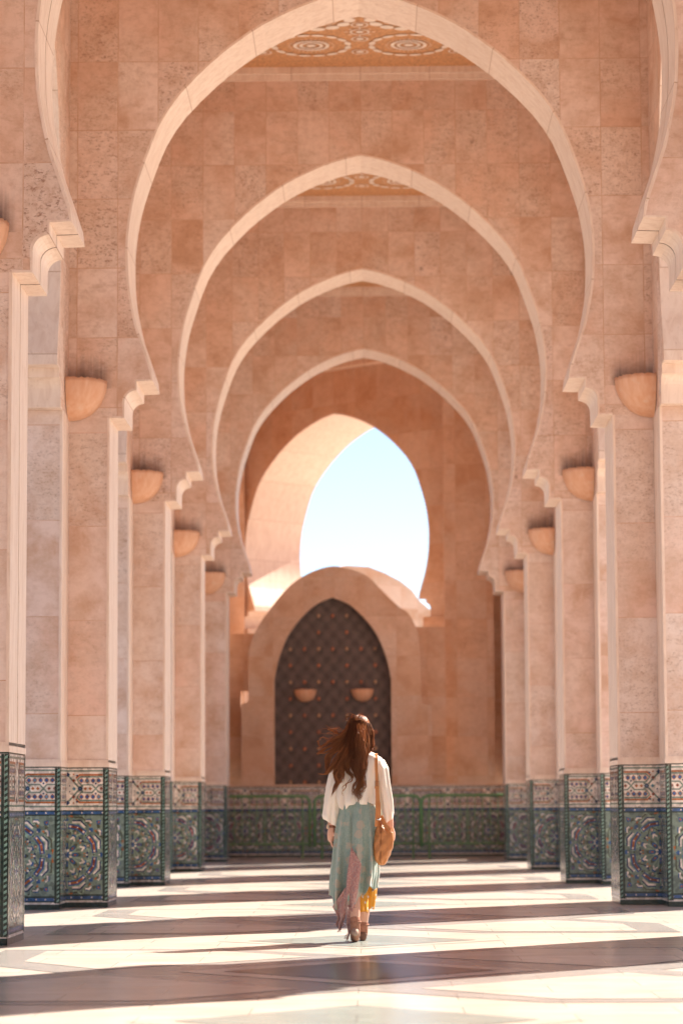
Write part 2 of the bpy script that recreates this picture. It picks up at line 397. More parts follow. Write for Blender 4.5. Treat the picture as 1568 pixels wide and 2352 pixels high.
# ------------------------------------------------------------------ the floor
YK = [12.925+7.7*k for k in range(-1, 6)]          # pier rows: -1 (behind/beside the viewpoint) .. 5
def build_floor():
    bm = bmesh.new(); h = .002
    def sheet(pts, mi, lay):
        a = sum(pts[i][0]*pts[(i+1) % len(pts)][1]-pts[(i+1) % len(pts)][0]*pts[i][1] for i in range(len(pts)))
        if a < 0: pts = pts[::-1]
        vs = [bm.verts.new((x, y, lay*h)) for x, y in pts]
        for tri in tessellate_polygon([[Vector((x, y, 0)) for x, y in pts]]):
            t = [vs[i] for i in tri]
            if (t[1].co-t[0].co).cross(t[2].co-t[0].co).z < 0: t.reverse()
            try: bm.faces.new(t).material_index = mi
            except ValueError: pass
    sheet([(-4.6, -12), (4.6, -12), (4.6, 75), (-4.6, 75)], 0, 0)
    for k in range(-3, 6):
        c = 16.775+7.7*(k)
        for sx in (-1, 1):
            for sy in (-1, 1):
                Q = lambda pts: [(sx*x, c+sy*y) for x, y in pts]
                sheet(Q([(-2.46, 1.05), (-2.46, 2.72), (-.93, 2.72), (0, 1.75), (0, 0), (-1.80, 0.0)]), 1, 1)
                sheet(Q([(-2.15, 1.22), (-2.15, 2.5), (-1.02, 2.5), (-.33, 1.62), (-1.56, .28)]), 0, 2)
        def dia(r, ry, mi, lay, cy=c): sheet([(-r, cy), (0, cy-ry), (r, cy), (0, cy+ry)], mi, lay)
        dia(1.08, 1.30, 0, 2); dia(.82, .98, 2, 3)
        dia(1.06, 1.22, 0, 1, c+3.85); dia(.84, .98, 3, 2, c+3.85)
        for sx in (-1, 1): sheet([(sx*2.6, c+3.85-.5), (sx*4.4, c+3.85-.5), (sx*4.4, c+3.85+.5), (sx*2.6, c+3.85+.5)], 1, 1)
    o = link('floor', bm, M_F); o['kind'] = 'structure'
    bm = bmesh.new(); v = [bm.verts.new(p) for p in [(-600, -500, -.02), (600, -500, -.02), (600, 900, -.02), (-600, 900, -.02)]]; bm.faces.new(v)
    g = link('ground', bm, mat_marble('plaza_marble', (.58, .52, .45), (.48, .41, .34), .5)); g['kind'] = 'structure'
build_floor()

# ------------------------------------------------------------------ piers
PX0 = 2.54-3.40; B0 = 2.95-3.40; B1 = .45; O1 = .86; PH = .475; BH = 1.08      # local plan of the cross-shaped pier (origin at its middle)
PLAN = [(PX0, PH), (PX0, -PH), (B0, -PH), (B0, -BH), (B1, -BH), (B1, -PH), (O1, -PH), (O1, PH), (B1, PH), (B1, BH), (B0, BH), (B0, PH)]
CONVEX = {0, 1, 3, 4, 6, 7, 9, 10}
def inset(plan, d):
    out = []; n = len(plan)
    for i in range(n):
        p = Vector(plan[i]); a = (p-Vector(plan[i-1])).normalized(); b = (Vector(plan[(i+1) % n])-p).normalized()
        na = Vector((a.y, -a.x)); nb = Vector((b.y, -b.x)); q = p+(na+nb)*d; out.append((q.x, q.y))
    return out
def build_pier(joint=False):
    root = thing('arcade_pier', '', 'pier')
    bm = bmesh.new(); prism(bm, inset(PLAN, -.004), 1.43, 4.90); link('shaft', bm, M_PIER, root)
    bm = bmesh.new(); st = bmesh.new()
    # pale marble strips down the corners of the corridor pilaster, in two leaves with a dark joint
    for y0, y1 in (((-PH, -.017), (.017, PH)) if joint else ((-PH, PH),)): box(st, PX0-.006, PX0+.02, y0-.002, y1+.002, 1.43, 4.9)
    for y0, y1 in ((-BH, -PH-.004), (PH+.004, BH)): box(st, B0-.006, B0+.02, y0-.002, y1+.002, 1.43, 4.9)
    link('corner_strip', st, M_CREAM, root); bm.free()
    if joint: bm = bmesh.new(); box(bm, PX0-.001, PX0+.02, -.0168, .0168, 1.456, 4.9); link('joint', bm, M_GROOVE, root)
    bm = bmesh.new(); prism(bm, inset(PLAN, .012), 1.384, 1.43); prism(bm, inset(PLAN, .006), 1.43, 1.455); link('capping', bm, M_CREAM, root)
    bm = bmesh.new(); prism(bm, inset(PLAN, -.001), 0, 1.385)
    for f in bm.faces: f.material_index = GK.index('dark')
    n = len(PLAN)
    for i in range(n):
        p0, p1 = PLAN[i], PLAN[(i+1) % n]; L = (Vector(p1)-Vector(p0)).length; c0 = i in CONVEX; c1 = (i+1) % n in CONVEX
        cs = [L/2] if c0 and c1 else ([0.0] if not c0 else [L])
        put_tiles(bm, panel(L, c0, c1, cs), p0, p1)
    link('tiled_dado', bm, MATS, root)
    return root
ordn = ['', 'nearest', 'second', 'third', 'fourth', 'fifth']
p0 = build_pier(); pj = build_pier(True)
for i, y in enumerate(YK):
    k = i-1
    for sx, side in ((-1, 'left'), (1, 'right')):
        if k < 1: lab = 'stone pier of the %s row %s the viewpoint, outside the picture' % (side, 'beside' if k < 0 else 'just past')
        elif k == 5: lab = 'last stone pier of the %s row, beside the shaded end wall' % side
        elif k == 1: lab = 'stone pier closest to the viewer in the %s row, cut by the picture edge' % side
        else: lab = '%s stone pier from the front in the %s row, with blue and green tiled foot' % (ordn[k], side)
        rz = 0 if sx > 0 else pi
        if i == 0 and sx < 0: p0.location = (sx*3.4, y, 0); p0.rotation_euler = (0, 0, rz); tag(p0, lab, 'pier', 'stone piers of the arcade'); continue
        if k == 1 and sx < 0: pj.location = (sx*3.4, y, 0); pj.rotation_euler = (0, 0, rz); tag(pj, lab, 'pier', 'stone piers of the arcade'); continue
        dup(pj if k == 1 else p0, (sx*3.4, y, 0), rz, lab, 'stone piers of the arcade')

# ------------------------------------------------------------------ arches
ZC = 10.57; ZI = 4.90
ARC = [(2.104, 5.285), (2.118, 5.39), (2.192, 5.615), (2.262, 5.82), (2.320, 6.086), (2.349, 6.28), (2.361, 6.5), (2.361, 6.68), (2.352, 6.82), (2.330, 7.0),
       (2.292, 7.21), (2.243, 7.39), (2.175, 7.60), (2.035, 7.97), (1.823, 8.30), (1.50, 8.64), (1.25, 8.85), (.972, 9.045), (.628, 9.22), (.35, 9.325), (.17, 9.375), (0, 9.41)]
def profile(hs, zs=1.0):
    """half profile from the pier face (hs, ZI) up to the apex"""
    kx = hs/2.54; P = [(hs, ZI), (2.389*kx, ZI), (2.389*kx, ZI+.16)]
    cx, cz, r = 2.389*kx-.123, ZI+.162, .123
    # cavetto: the stone curls outwards over the void
    for a in (15, 30, 45, 60, 75, 90): P.append((2.389*kx-.123*(1-cos(radians(a))), ZI+.16+.123*sin(radians(a))))
    P.append((2.389*kx-.123, ZI+.375)); P.append((2.104*kx, 5.280))
    arc = [(x*kx, z if z < 6.7 else 6.7+(z-6.7)*zs) for x, z in ARC[1:]]
    fine = []
    for (x0, z0), (x1, z1) in zip(arc, arc[1:]):
        fine += [(x0, z0)]
    fine.append(arc[-1]); A = fine; fine = []
    for i in range(len(A)-1):
        p0 = A[max(i-1, 0)]; p1 = A[i]; p2 = A[i+1]; p3 = A[min(i+2, len(A)-1)]; fine.append(p1)
        m = tuple((-p0[q]+9*p1[q]+9*p2[q]-p3[q])/16 for q in (0, 1)); fine.append(m)
    fine.append(A[-1])
    return P+fine
def arch(hs, hw, thick, label, cat, name, mwall, ztop=ZC, group=None, two=True, zs=1.0):
    """wall in the local XZ plane, centred on y=0, opening half span hs, wall half width hw"""
    root = thing(name, label, cat, group=group); H = profile(hs, zs); full = H+[(-x, z) for x, z in H[::-1][1:]]
    t = thick/2
    poly = [(hw, ZI)]+full+[(-hw, ZI), (-hw, ztop), (hw, ztop)]
    if abs(hw-hs) < 1e-4: poly = full+[(-hw, ztop), (hw, ztop)]
    bm = bmesh.new(); vf = [bm.verts.new((x, -t, z)) for x, z in poly]; vb = [bm.verts.new((x, t, z)) for x, z in poly]
    for tri in tessellate_polygon([[Vector((x, z, 0)) for x, z in poly]]):
        a, b, c = [vf[i] for i in tri]
        if (b.co-a.co).cross(c.co-a.co).y > 0: b, c = c, b
        bm.faces.new([a, b, c]); a, b, c = [vb[i] for i in tri]
        if (b.co-a.co).cross(c.co-a.co).y < 0: b, c = c, b
        bm.faces.new([a, b, c])
    n = len(poly); s0 = 1 if abs(hw-hs) > 1e-4 else 0; s1 = s0+len(full)-1
    for i in range(n):
        if s0 <= i < s1: continue
        f = bm.faces.new([vf[i], vf[(i+1) % n], vb[(i+1) % n], vb[i]])
    bmesh.ops.recalc_face_normals(bm, faces=[])
    link('spandrel_wall', bm, mwall, root)
    # marble lining of the opening, as leaves with a dark joint between
    bm = bmesh.new(); uvl = bm.loops.layers.uv.new('UVMap')
    leaves = [(-t-.003, -.014), (.014, t+.003)] if two else [(-t-.003, t+.003)]
    def off(i, d):
        p = Vector(full[i]); a = (p-Vector(full[i-1])).normalized() if i else Vector((full[1][0]-full[0][0], full[1][1]-full[0][1])).normalized()
        b = (Vector(full[i+1])-p).normalized() if i < len(full)-1 else a
        nn = Vector((-(a.y), a.x))+Vector((-(b.y), b.x)); nn /= max(.6, nn.length)*1.0
        return p+nn*d*1.0
    for y0, y1 in leaves:
        acc = 0; rings = []
        for i in range(len(full)):
            q = off(i, .004); r = off(i, -.02)
            rings.append(([bm.verts.new((q.x, y0, q.y)), bm.verts.new((q.x, y1, q.y)), bm.verts.new((r.x, y1, r.y)), bm.verts.new((r.x, y0, r.y))], acc))
            if i < len(full)-1: acc += (Vector(full[i+1])-Vector(full[i])).length
        for (A, u0), (B, u1) in zip(rings, rings[1:]):
            for j, k in ((0, 1), (1, 2), (3, 0)):
                f = bm.faces.new([A[j], A[k], B[k], B[j]])
                for l, (uu, vv) in zip(f.loops, ((u0, j*.3), (u0, k*.3), (u1, k*.3), (u1, j*.3))): l[uvl].uv = (uu, vv+.5)
    link('arch_lining', bm, M_CREAM, root)
    if two:
        bm = bmesh.new(); vs = [(bm.verts.new((off(i, .0008).x, -.0139, off(i, .0008).y)), bm.verts.new((off(i, .0008).x, .0139, off(i, .0008).y))) for i in range(len(full))]
        for a, b in zip(vs, vs[1:]): bm.faces.new([a[0], a[1], b[1], b[0]])
        link('joint', bm, M_GROOVE, root)
    return root
names_ = 0
names = {1: 'biggest and nearest arch, only its two flanks in the picture', 2: 'large horseshoe arch whose point touches the top of the picture, below the ornate ceiling',
         3: 'second complete horseshoe arch inside the largest one, pale edge, sharp point', 4: 'third pale edged horseshoe arch, nested between larger ones',
         5: 'smallest and farthest of the nested arches, before the shaded end'}
ta = arch(2.54, 2.95, .95, '', 'arch', 'transverse_arch', M_WALL, group='arches across the walkway', two=False)
bm = bmesh.new()
for sy in (-1, 1):
    a, b = sorted((sy*.475, sy*(.475+.10))); box(bm, -2.94, 2.94, a, b, ZC-.085, ZC-.001)
    a, b = sorted((sy*.475, sy*(.475+.05))); box(bm, -2.94, 2.94, a, b, ZC-.16, ZC-.085)
link('cornice', bm, M_CREAM, ta)
ta2 = arch(2.54, 2.95, .95, names[1], 'arch', 'transverse_arch', M_WALL, group='arches across the walkway'); ta2.location = (0, YK[2], 0)
ta3 = arch(2.54, 2.95, .95, names[2], 'arch', 'transverse_arch', M_WALL, group='arches across the walkway', two=False, zs=.965); ta3.location = (0, YK[3], 0)
for q_ in (ta2, ta3):
    c_ = ta.children[[c.name.split('.')[0] for c in ta.children].index('cornice')].copy(); COL.objects.link(c_); c_.parent = q_
for i, y in enumerate(YK):
    if i in (2, 3): continue
    k = i-1; lab = names.get(k, 'arch %s the viewpoint, outside the picture' % ('beside' if k < 0 else 'just past'))
    if i == 0: ta.location = (0, y, 0); ta['label'] = lab
    else: dup(ta, (0, y, 0), 0, lab)
sa = arch(3.85-BH, 3.85-.476, .90, '', 'arcade wall', 'side_arch', M_SIDE, group='side arches between the piers')
first = True
for i in range(len(YK)-1):
    y = (YK[i]+YK[i+1])/2
    for sx, side in ((-1, 'left'), (1, 'right')):
        k = i-1
        where = 'beside the viewpoint' if k < 1 else 'between the %s and %s piers' % (ordn[k], ordn[k+1])
        lab = 'side arch wall on the %s, %s' % (side, where)
        if k < 1: lab += ', %s' % ('first behind' if k < 0 else 'just ahead')
        if first: sa.location = (sx*3.4, y, 0); sa.rotation_euler = (0, 0, pi/2); sa['label'] = lab; first = False
        else: dup(sa, (sx*3.4, y, 0), pi/2, lab)
# wall pieces that close the side arcade above the piers
bm = bmesh.new(); box(bm, -.45, .45, -.474, .474, ZI, ZC)
pc = link('wall_block', bm, M_SIDE)
for i, y in enumerate(YK):
    for sx, side in ((-1, 'left'), (1, 'right')):
        o = pc if (i == 0 and sx < 0) else pc.copy()
        if o is not pc: COL.objects.link(o)
        o.location = (sx*3.402, y, 0)
        tag(o, 'stone wall block above the %s pier of the %s row' % ((ordn+['', ''])[max(i-1, 0)] if i > 1 else ('outermost near' if i == 0 else 'unseen near'), side), 'wall', 'wall blocks above the piers')

# ------------------------------------------------------------------ ceilings of carved stucco
M_STUC = mat_plain('ochre_stucco', (.56, .29, .14), .8, .2, .35, 26, bump=.5); M_STUC2 = mat_plain('pale_stucco', (.82, .68, .56), .7, .2, .1, 10)
def build_ceiling():
    root = thing('ceiling_panel', '', 'ceiling', group='carved ceiling panels')
    bm = bmesh.new(); box(bm, -4.0, 4.0, -3.85, 3.85, ZC, ZC+.35); link('slab', bm, M_STUC, root)
    bm = bmesh.new(); zf = ZC-.012
    def ring(cx, cy, r0, r1, n=40, lobes=0, z=zf):
        a = []; b = []
        for k in range(n):
            th = 2*pi*k/n; rr = r1*(1+.03*abs(sin(lobes*th/2)) if lobes else 1)
            a.append(bm.verts.new((cx+r0*cos(th), cy+r0*sin(th), z))); b.append(bm.verts.new((cx+rr*cos(th), cy+rr*sin(th), z)))
        for k in range(n): bm.faces.new([a[k], a[(k+1) % n], b[(k+1) % n], b[k]][::-1])
    def ell(cx, cy, ra, rb, th, z=zf, n=10):
        vs = [bm.verts.new((cx+ra*cos(q)*cos(th)-rb*sin(q)*sin(th), cy+ra*cos(q)*sin(th)+rb*sin(q)*cos(th), z)) for q in [2*pi*k/n for k in range(n)]]
        bm.faces.new(vs[::-1])
    for iy in range(5):
        cy = 3.375-1.15-iy*1.235
        if iy > 1 and iy < 3: pass
        for ix in range(4):
            cx = (-1.5+ix)*1.23
            if iy % 2 == 0:
                for j in range(16):
                    th = 2*pi*(j+.5)/16; ell(cx+.47*cos(th), cy+.47*sin(th), .042, .084, th)
                ring(cx, cy, .185, .23); ring(cx, cy, .11, .152); ell(cx, cy, .06, .06, 0)
                for j in range(32): ell(cx+.28*cos(j*pi/16), cy+.28*sin(j*pi/16), .022, .007, j*pi/16, n=6)
            else:
                for j in range(16):
                    th = 2*pi*(j+.5)/16; ell(cx+.50*cos(th), cy+.50*sin(th), .095, .075, th+pi/2)
                ring(cx, cy, .36, .375); ring(cx, cy, .10, .14)
        for ix in range(5):
            cx = (-2+ix)*1.23
            for s in (-1, 1): ell(cx, cy+s*.3, .05, .05, 0, n=8); ring(cx, cy+s*.3, .09, .11, 14)
            ring(cx, cy-.617, .10, .125, 16); ell(cx, cy-.617, .05, .05, 0, n=8)
            for q in range(8): ell(cx+.17*cos(q*pi/4), cy-.617+.17*sin(q*pi/4), .03, .012, q*pi/4, n=6)
    link('rosettes', bm, M_STUC2, root)
    return root
ce = build_ceiling()
for i in range(len(YK)-1):
    y = (YK[i]+YK[i+1])/2; k = i-1
    lab = {1: 'carved ochre ceiling with white medallions seen above the largest arch', 2: 'carved ochre ceiling with a trace of white lobes seen through the second arch',
           3: 'carved ceiling strip behind the point of the third arch', 4: 'ceiling hidden behind the fourth arch'}.get(k, 'carved ceiling %s the viewpoint, outside the picture' % ('above' if k < 0 else 'just past'))
    if i == 0: ce.location = (0, y, 0); ce['label'] = lab
    else: dup(ce, (0, y, 0), 0, lab)

# ------------------------------------------------------------------ terracotta half bowls
def mat_terra():
    t = NT('terracotta'); P = pos(t); n = t.noise(t.vmath('MULTIPLY', P, (6, 6, 1)), 3, 6, .6); n2 = t.noise(P, 9, 5, .6)
    c = t.mix(t.ramp(n, [(.35, 0.0), (.7, 1.0)]), (.64, .33, .19), (.70, .42, .28)); c = t.mix(t.ramp(n2, [(.6, 0.0), (.7, .5)]), c, (.66, .47, .34))
    t.bump(n, .2, .006); return t.out(c, .6, .3)
M_TERRA = mat_terra()
def build_bowl(a0, a1, R=.385, depth=.40):
    root = thing('bowl_light', '', 'bowl', group='terracotta bowls in the corners'); rng = random.Random(3)
    bm = bmesh.new(); rows = []; n = 26; m = 14
    for j in range(m+1):
        ph = j/m*pi/2
        rows.append([bm.verts.new((R*cos(ph)**.9*cos(a0+(a1-a0)*i/n) if j < m else 0, R*cos(ph)**.9*sin(a0+(a1-a0)*i/n) if j < m else 0,
                                   -depth*sin(ph)+(rng.uniform(-.007, .009) if j == 0 else 0))) for i in range(n+1)])
    inner = [bm.verts.new((v.co.x*.92, v.co.y*.92, v.co.z-.012)) for v in rows[0]]
    for r0, r1 in zip(rows, rows[1:]):
        for i in range(n):
            try: bm.faces.new([r0[i], r1[i], r1[i+1], r0[i+1]])
            except ValueError: pass
    for i in range(n): bm.faces.new([rows[0][i], rows[0][i+1], inner[i+1], inner[i]])
    c = bm.verts.new((0, 0, -.10))
    for i in range(n): bm.faces.new([inner[i], inner[i+1], c])
    bmesh.ops.remove_doubles(bm, verts=bm.verts, dist=1e-5)
    link('bowl', bm, M_TERRA, root, smooth=True)
    return root
bw = build_bowl(-pi/2, 0); first = True
for k in range(1, 6):
    y = YK[k+1]-PH-.004
    for sx, side in ((-1, 'left'), (1, 'right')):
        lab = 'terracotta bowl high on the %s, at the %s pier%s' % (side, ordn[k], ' by the picture edge' if k == 1 else '')
        loc = (-2.944, y, 5.265) if sx < 0 else (2.944, y, 5.265)
        if sx < 0:
            if first: bw.location = loc; bw['label'] = lab; first = False
            else: dup(bw, loc, 0, lab)
        else:
            if k == 1: bwr = build_bowl(pi, pi*1.5); bwr.location = loc; bwr['label'] = lab
            else: dup(bwr, loc, 0, lab)

# ------------------------------------------------------------------ the shaded end
YE = 55.3
root = thing('tiled_parapet_wall', 'low tiled wall closing the end of the arcade under the dark lattice panel', 'wall', (0, 0, 0))
bm = bmesh.new(); box(bm, -3.6, 3.6, YE, YE+.5, 0, 1.385, GK.index('dark'))
put_tiles(bm, panel(7.2, False, False, [.4+.8*i for i in range(9)]), (-3.6, YE), (3.6, YE)); link('tiling', bm, MATS, root)
bm = bmesh.new(); box(bm, -3.6, 3.6, YE-.02, YE+.52, 1.386, 1.43); link('capping', bm, M_END, root)

# panel wall with rounded head and dark studded door leaf in a pointed niche
root = thing('door_surround_wall', 'shaded stone wall with rounded top around the dark pointed panel', 'wall', (0, 0, 0))
YD = 56.0; dc = -.665
IN = [(-1.172, 1.38), (-1.172, 3.55), (-1.06, 4.03), (-.826, 4.536), (-.39, 5.007), (0, 5.19)]
def curved(P, i0, i1):
    out_ = []
    for i in range(len(P)-1):
        out_.append(P[i])
        if i0 <= i < i1:
            p0, p1, p2, p3 = P[max(i-1, i0)], P[i], P[i+1], P[min(i+2, i1)]
            for t in (.25, .5, .75): out_.append(tuple(.5*((2*p1[q])+(-p0[q]+p2[q])*t+(2*p0[q]-5*p1[q]+4*p2[q]-p3[q])*t*t+(-p0[q]+3*p1[q]-3*p2[q]+p3[q])*t**3) for q in (0, 1)))
    return out_+[P[-1]]
IN = curved(IN, 1, 5)
inn = [(dc+x, z) for x, z in IN]+[(dc-x, z) for x, z in IN[::-1][1:]]
out = [(-2.50, 1.38), (-2.50, 3.05), (-2.36, 3.1), (-2.36, 4.077), (-2.201, 4.54), (-1.963, 4.90), (-1.664, 5.28), (-1.391, 5.53), (-1.05, 5.72), (-.643, 5.823), (-.25, 5.74), (.06, 5.60),
       (.29, 5.37), (.66, 5.00), (.88, 4.84), (1.06, 4.45), (1.11, 3.8), (1.117, 3.05), (1.317, 3.0), (1.317, 1.38)]
out = curved(curved(out, 3, 9), 27, 33) if False else curved(out, 3, 15)
poly = out+inn[::-1]
bm = bmesh.new(); vf = [bm.verts.new((x, YD, z)) for x, z in poly]; vb = [bm.verts.new((x, YD+.55, z)) for x, z in poly]
for tri in tessellate_polygon([[Vector((x, z, 0)) for x, z in poly]]):
    for vv in (vf, vb):
        try: bm.faces.new([vv[i] for i in tri])
        except ValueError: pass
for i in range(len(poly)): bm.faces.new([vf[i], vf[(i+1) % len(poly)], vb[(i+1) % len(poly)], vb[i]])
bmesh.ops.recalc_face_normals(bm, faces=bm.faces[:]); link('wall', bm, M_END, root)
def mat_bronze():
    t = NT('dark_bronze_lattice'); P = pos(t)
    sx = t.N('SeparateXYZ', Vector=P); u = t.math('MULTIPLY', sx.outputs[0], 2/.285*pi); v = t.math('MULTIPLY', sx.outputs[2], 2/.335*pi)
    g = t.math('MULTIPLY', t.math('SINE', u), t.math('SINE', v)); n = t.noise(P, 14, 6, .7)
    f = t.math('ADD', t.math('MULTIPLY', g, .25), n)
    c = t.ramp(f, [(.2, (.075, .058, .053)), (.5, (.115, .086, .078)), (.8, (.155, .112, .096))]); t.bump(f, .5, .02)
    return t.out(c, .6, .3, 0.0)
root2 = thing('studded_door_panel', 'dark pointed door panel with rows of orange and cream studs', 'door', (0, 0, 0))
bm = bmesh.new(); vs = [bm.verts.new((x, YD+.22, z)) for x, z in [(a, b) for a, b in inn]]; vs2 = [bm.verts.new((x, YD+.34, z)) for x, z in inn]
bm.faces.new(vs); bm.faces.new(vs2[::-1])
for i in range(len(vs)): bm.faces.new([vs[i], vs2[i], vs2[(i+1) % len(vs)], vs[(i+1) % len(vs)]])
link('door_leaf', bm, mat_bronze(), root2)
M_STO = mat_plain('orange_stud', (.40, .15, .08), .5, .4); M_STC = mat_plain('cream_stud', (.42, .26, .16), .5, .4)
bmo = bmesh.new(); bmc = bmesh.new()
def inside(x, z):
    z0 = [p[1] for p in IN]; hw = None
    for (xa, za), (xb, zb) in zip(IN, IN[1:]):
        if za <= z <= zb: hw = -(xa+(xb-xa)*(z-za)/(zb-za)) if zb > za else 1.17
    return hw is not None and abs(x) < hw-.06
for r in range(-1, 12):
    for c in range(-4, 5):
        x = c*.285; z = 4.83-.335*r
        if (c+r) % 2 and (r % 2): continue
        if not inside(x, z): continue
        b = bmc if (r % 2 == 0 and c % 2) or (r % 2 and c % 4 == 0) else bmo
        ball(b, (dc+x, YD+.215, z), (.042, .016, .046), 1)
link('orange_studs', bmo, M_STO, root2, smooth=True); link('cream_studs', bmc, M_STC, root2, smooth=True)
hb = build_bowl(-pi, 0, .225, .25); hb.name = 'wall_bowl'; hb.location = (-1.22, YD+.2, 3.34); hb['label'] = 'small terracotta half bowl on the dark panel, left one of two'
hb['group'] = 'small bowls on the dark panel'
h2 = dup(hb, (-.07, YD+.2, 3.34), 0, 'small terracotta half bowl on the dark panel, right one of two')

for lab, bxs in (('shaded narrow wall filling the gap right of the door surround', [(1.0, 1.62, 1.38, 4.62)]),
                 ('shaded narrow wall with a small slit left of the door surround', [(-3.0, -2.53, 1.38, 4.5), (-2.37, -2.1, 1.38, 4.5), (-2.53, -2.37, 1.38, 3.0), (-2.53, -2.37, 3.33, 4.5)])):
    o_ = thing('infill_wall', lab, 'wall', (0, 0, 0)); bm = bmesh.new()
    for a, b, c, d in bxs: box(bm, a, b, YD+.56, YD+.75, c, d)
    bmesh.ops.remove_doubles(bm, verts=bm.verts, dist=1e-5); link('wall', bm, M_END, o_)
# diagonal wall with the big open arch against the sky
ang = atan2(-.67, .74)
ea = arch(2.88, 3.5, 1.75, 'big shaded arch at the end of the walkway, open to pale sky', 'arch', 'end_arch', M_END, ztop=13.5, two=False)
ea.location = (-.66+.67*.875, 59.43+.74*.875, 0); ea.rotation_euler = (0, 0, ang)
bm = bmesh.new(); 
for s in (-1, 1):
    bm = bmesh.new(); a, b = sorted((s*2.882, s*3.5)); box(bm, a, b, -.87, .87, 0, ZI-.321)
    a, b = sorted((s*2.55, s*3.5)); box(bm, a, b, -.93, .87, ZI-.32, ZI-.002); link('jamb', bm, M_END, ea)
rw = thing('corner_wall', 'shaded tall stone corner wall right of the big end arch', 'wall', (0, 0, 0))
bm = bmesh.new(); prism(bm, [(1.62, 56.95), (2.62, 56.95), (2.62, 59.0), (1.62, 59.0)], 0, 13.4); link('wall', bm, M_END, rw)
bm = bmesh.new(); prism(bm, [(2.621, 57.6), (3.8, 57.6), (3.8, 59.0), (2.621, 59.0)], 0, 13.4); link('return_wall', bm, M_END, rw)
for sx, side in ((-1, 'left'), (1, 'right')):
    cw = thing('sun_blocking_wall', 'added unseen wall keeping the sun out of the end bay on the %s' % side, 'wall', (0, 0, 0)); bm = bmesh.new()  # unseen walls, added to stop side sunlight reaching the end bay
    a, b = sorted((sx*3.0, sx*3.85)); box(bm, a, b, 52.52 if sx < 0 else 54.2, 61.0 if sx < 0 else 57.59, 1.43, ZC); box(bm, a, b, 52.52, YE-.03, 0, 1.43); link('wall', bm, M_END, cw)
lw = thing('left_corner_wall', 'narrow shaded stone wall left of the big end arch', 'wall', (0, 0, 0))
bm = bmesh.new(); prism(bm, [(-4.2, 61.0), (-2.66, 61.0), (-2.66, 61.6), (-4.2, 61.6)], 0, 2.6)
prism(bm, [(-4.2, 61.0), (-2.66, 61.0), (-2.66, 61.6), (-4.2, 61.6)], 3.06, 13.4)
prism(bm, [(-4.2, 61.0), (-2.84, 61.0), (-2.84, 61.6), (-4.2, 61.6)], 2.6, 3.06); link('wall', bm, M_END, lw)
ec = thing('end_ceiling', 'plain shaded ceiling over the end bay with pale moulding', 'ceiling', (0, 0, 0))
bm = bmesh.new(); prism(bm, [(-4, 52.0), (4, 52.0), (4, 57.0), (-4.4, 64.3)], ZC, ZC+.3); link('slab', bm, M_STUC, ec)
bm = bmesh.new(); d = Vector((.74, -.67)).normalized(); nn = Vector((-d.y, d.x)); cc = Vector((-.66, 59.43))-nn*-.0
q = [cc-d*3.4, cc+d*3.4, cc+d*3.4-nn*.25, cc-d*3.4-nn*.25]; prism(bm, [(v.x, v.y) for v in q][::-1], ZC-.22, ZC-.002); link('moulding', bm, M_CREAM, ec)

# sunlit building outside, seen through the end arch
M_LIT = mat_stone('travertine_court_wall', .6, .5, [(.52, .38, .28), (.56, .42, .32), (.53, .39, .29)], pit=.2)
fw = thing('courtyard_wall', 'sunlit cream wall with a curved top outside the end arch', 'wall', (0, 0, 0))
bm = bmesh.new()
def strip_wall(pts, thick):
    n = len(pts); A = [bm.verts.new((x, y, 0)) for x, y, z in pts]; B = [bm.verts.new((x, y, z)) for x, y, z in pts]
    A2 = [bm.verts.new((x+thick[0], y+thick[1], 0)) for x, y, z in pts]; B2 = [bm.verts.new((x+thick[0], y+thick[1], z)) for x, y, z in pts]
    for i in range(n-1):
        bm.faces.new([A[i], A[i+1], B[i+1], B[i]]); bm.faces.new([A2[i+1], A2[i], B2[i], B2[i+1]]); bm.faces.new([B[i], B[i+1], B2[i+1], B2[i]])
    bm.faces.new([A[0], B[0], B2[0], A2[0]]); bm.faces.new([A[-1], A2[-1], B2[-1], B[-1]])
FP = [(765, 6.28), (795, 6.38), (846, 6.39), (883, 6.28), (919, 6.12), (945, 5.93), (962, 5.70), (1000, 5.4), (1060, 5.2)]
pts = []
for i, (px, z) in enumerate(FP):
    yy = 62.0+(px-765)/300*3.0; pts.append((.067+(px-845)/6400*yy, yy, z))
strip_wall(pts, (-.5, .6)); link('wall', bm, M_LIT, fw)

# ------------------------------------------------------------------ green crowd barriers
M_GRN = mat_plain('green_paint', (.12, .26, .10), .45, .4, .2, 30)
def build_barrier():
    root = thing('crowd_barrier', '', 'barrier', group='green barriers along the end wall'); W = 1.0
    def arcpts(): 
        r = .14; P = [(-W, 0, .22)]
        P.append((-W, 0, 1.18-r))
        P += [(-W+r-r*cos(a), 0, 1.18-r+r*sin(a)) for a in (pi/8, pi/4, 3*pi/8, pi/2)]
        P += [(W-r+r*sin(a), 0, 1.18-r+r*cos(a)) for a in (0, pi/8, pi/4, 3*pi/8, pi/2)]
        P += [(W, 0, .22)]; return P
    bm = bmesh.new(); tube(bm, arcpts(), .027, 8); tube(bm, [(-W, 0, .28), (W, 0, .28)], .018, 8); link('frame', bm, M_GRN, root, smooth=True)
    for i in range(1, 14):
        bm = bmesh.new(); x = -W+2*W*i/14; tube(bm, [(x, 0, .28), (x, 0, 1.18)], .010, 6); link('bar', bm, M_GRN, root, smooth=True)
    for s in (-1, 1):
        bm = bmesh.new(); x = s*(W-.14); tube(bm, [(x, -.24, .012), (x, -.20, .03), (x, 0, .28), (x, .20, .03), (x, .24, .012)], .018, 6)
        tube(bm, [(x, 0, .26), (x, 0, 1.17)], .016, 6); link('foot', bm, M_GRN, root, smooth=True)
    return root
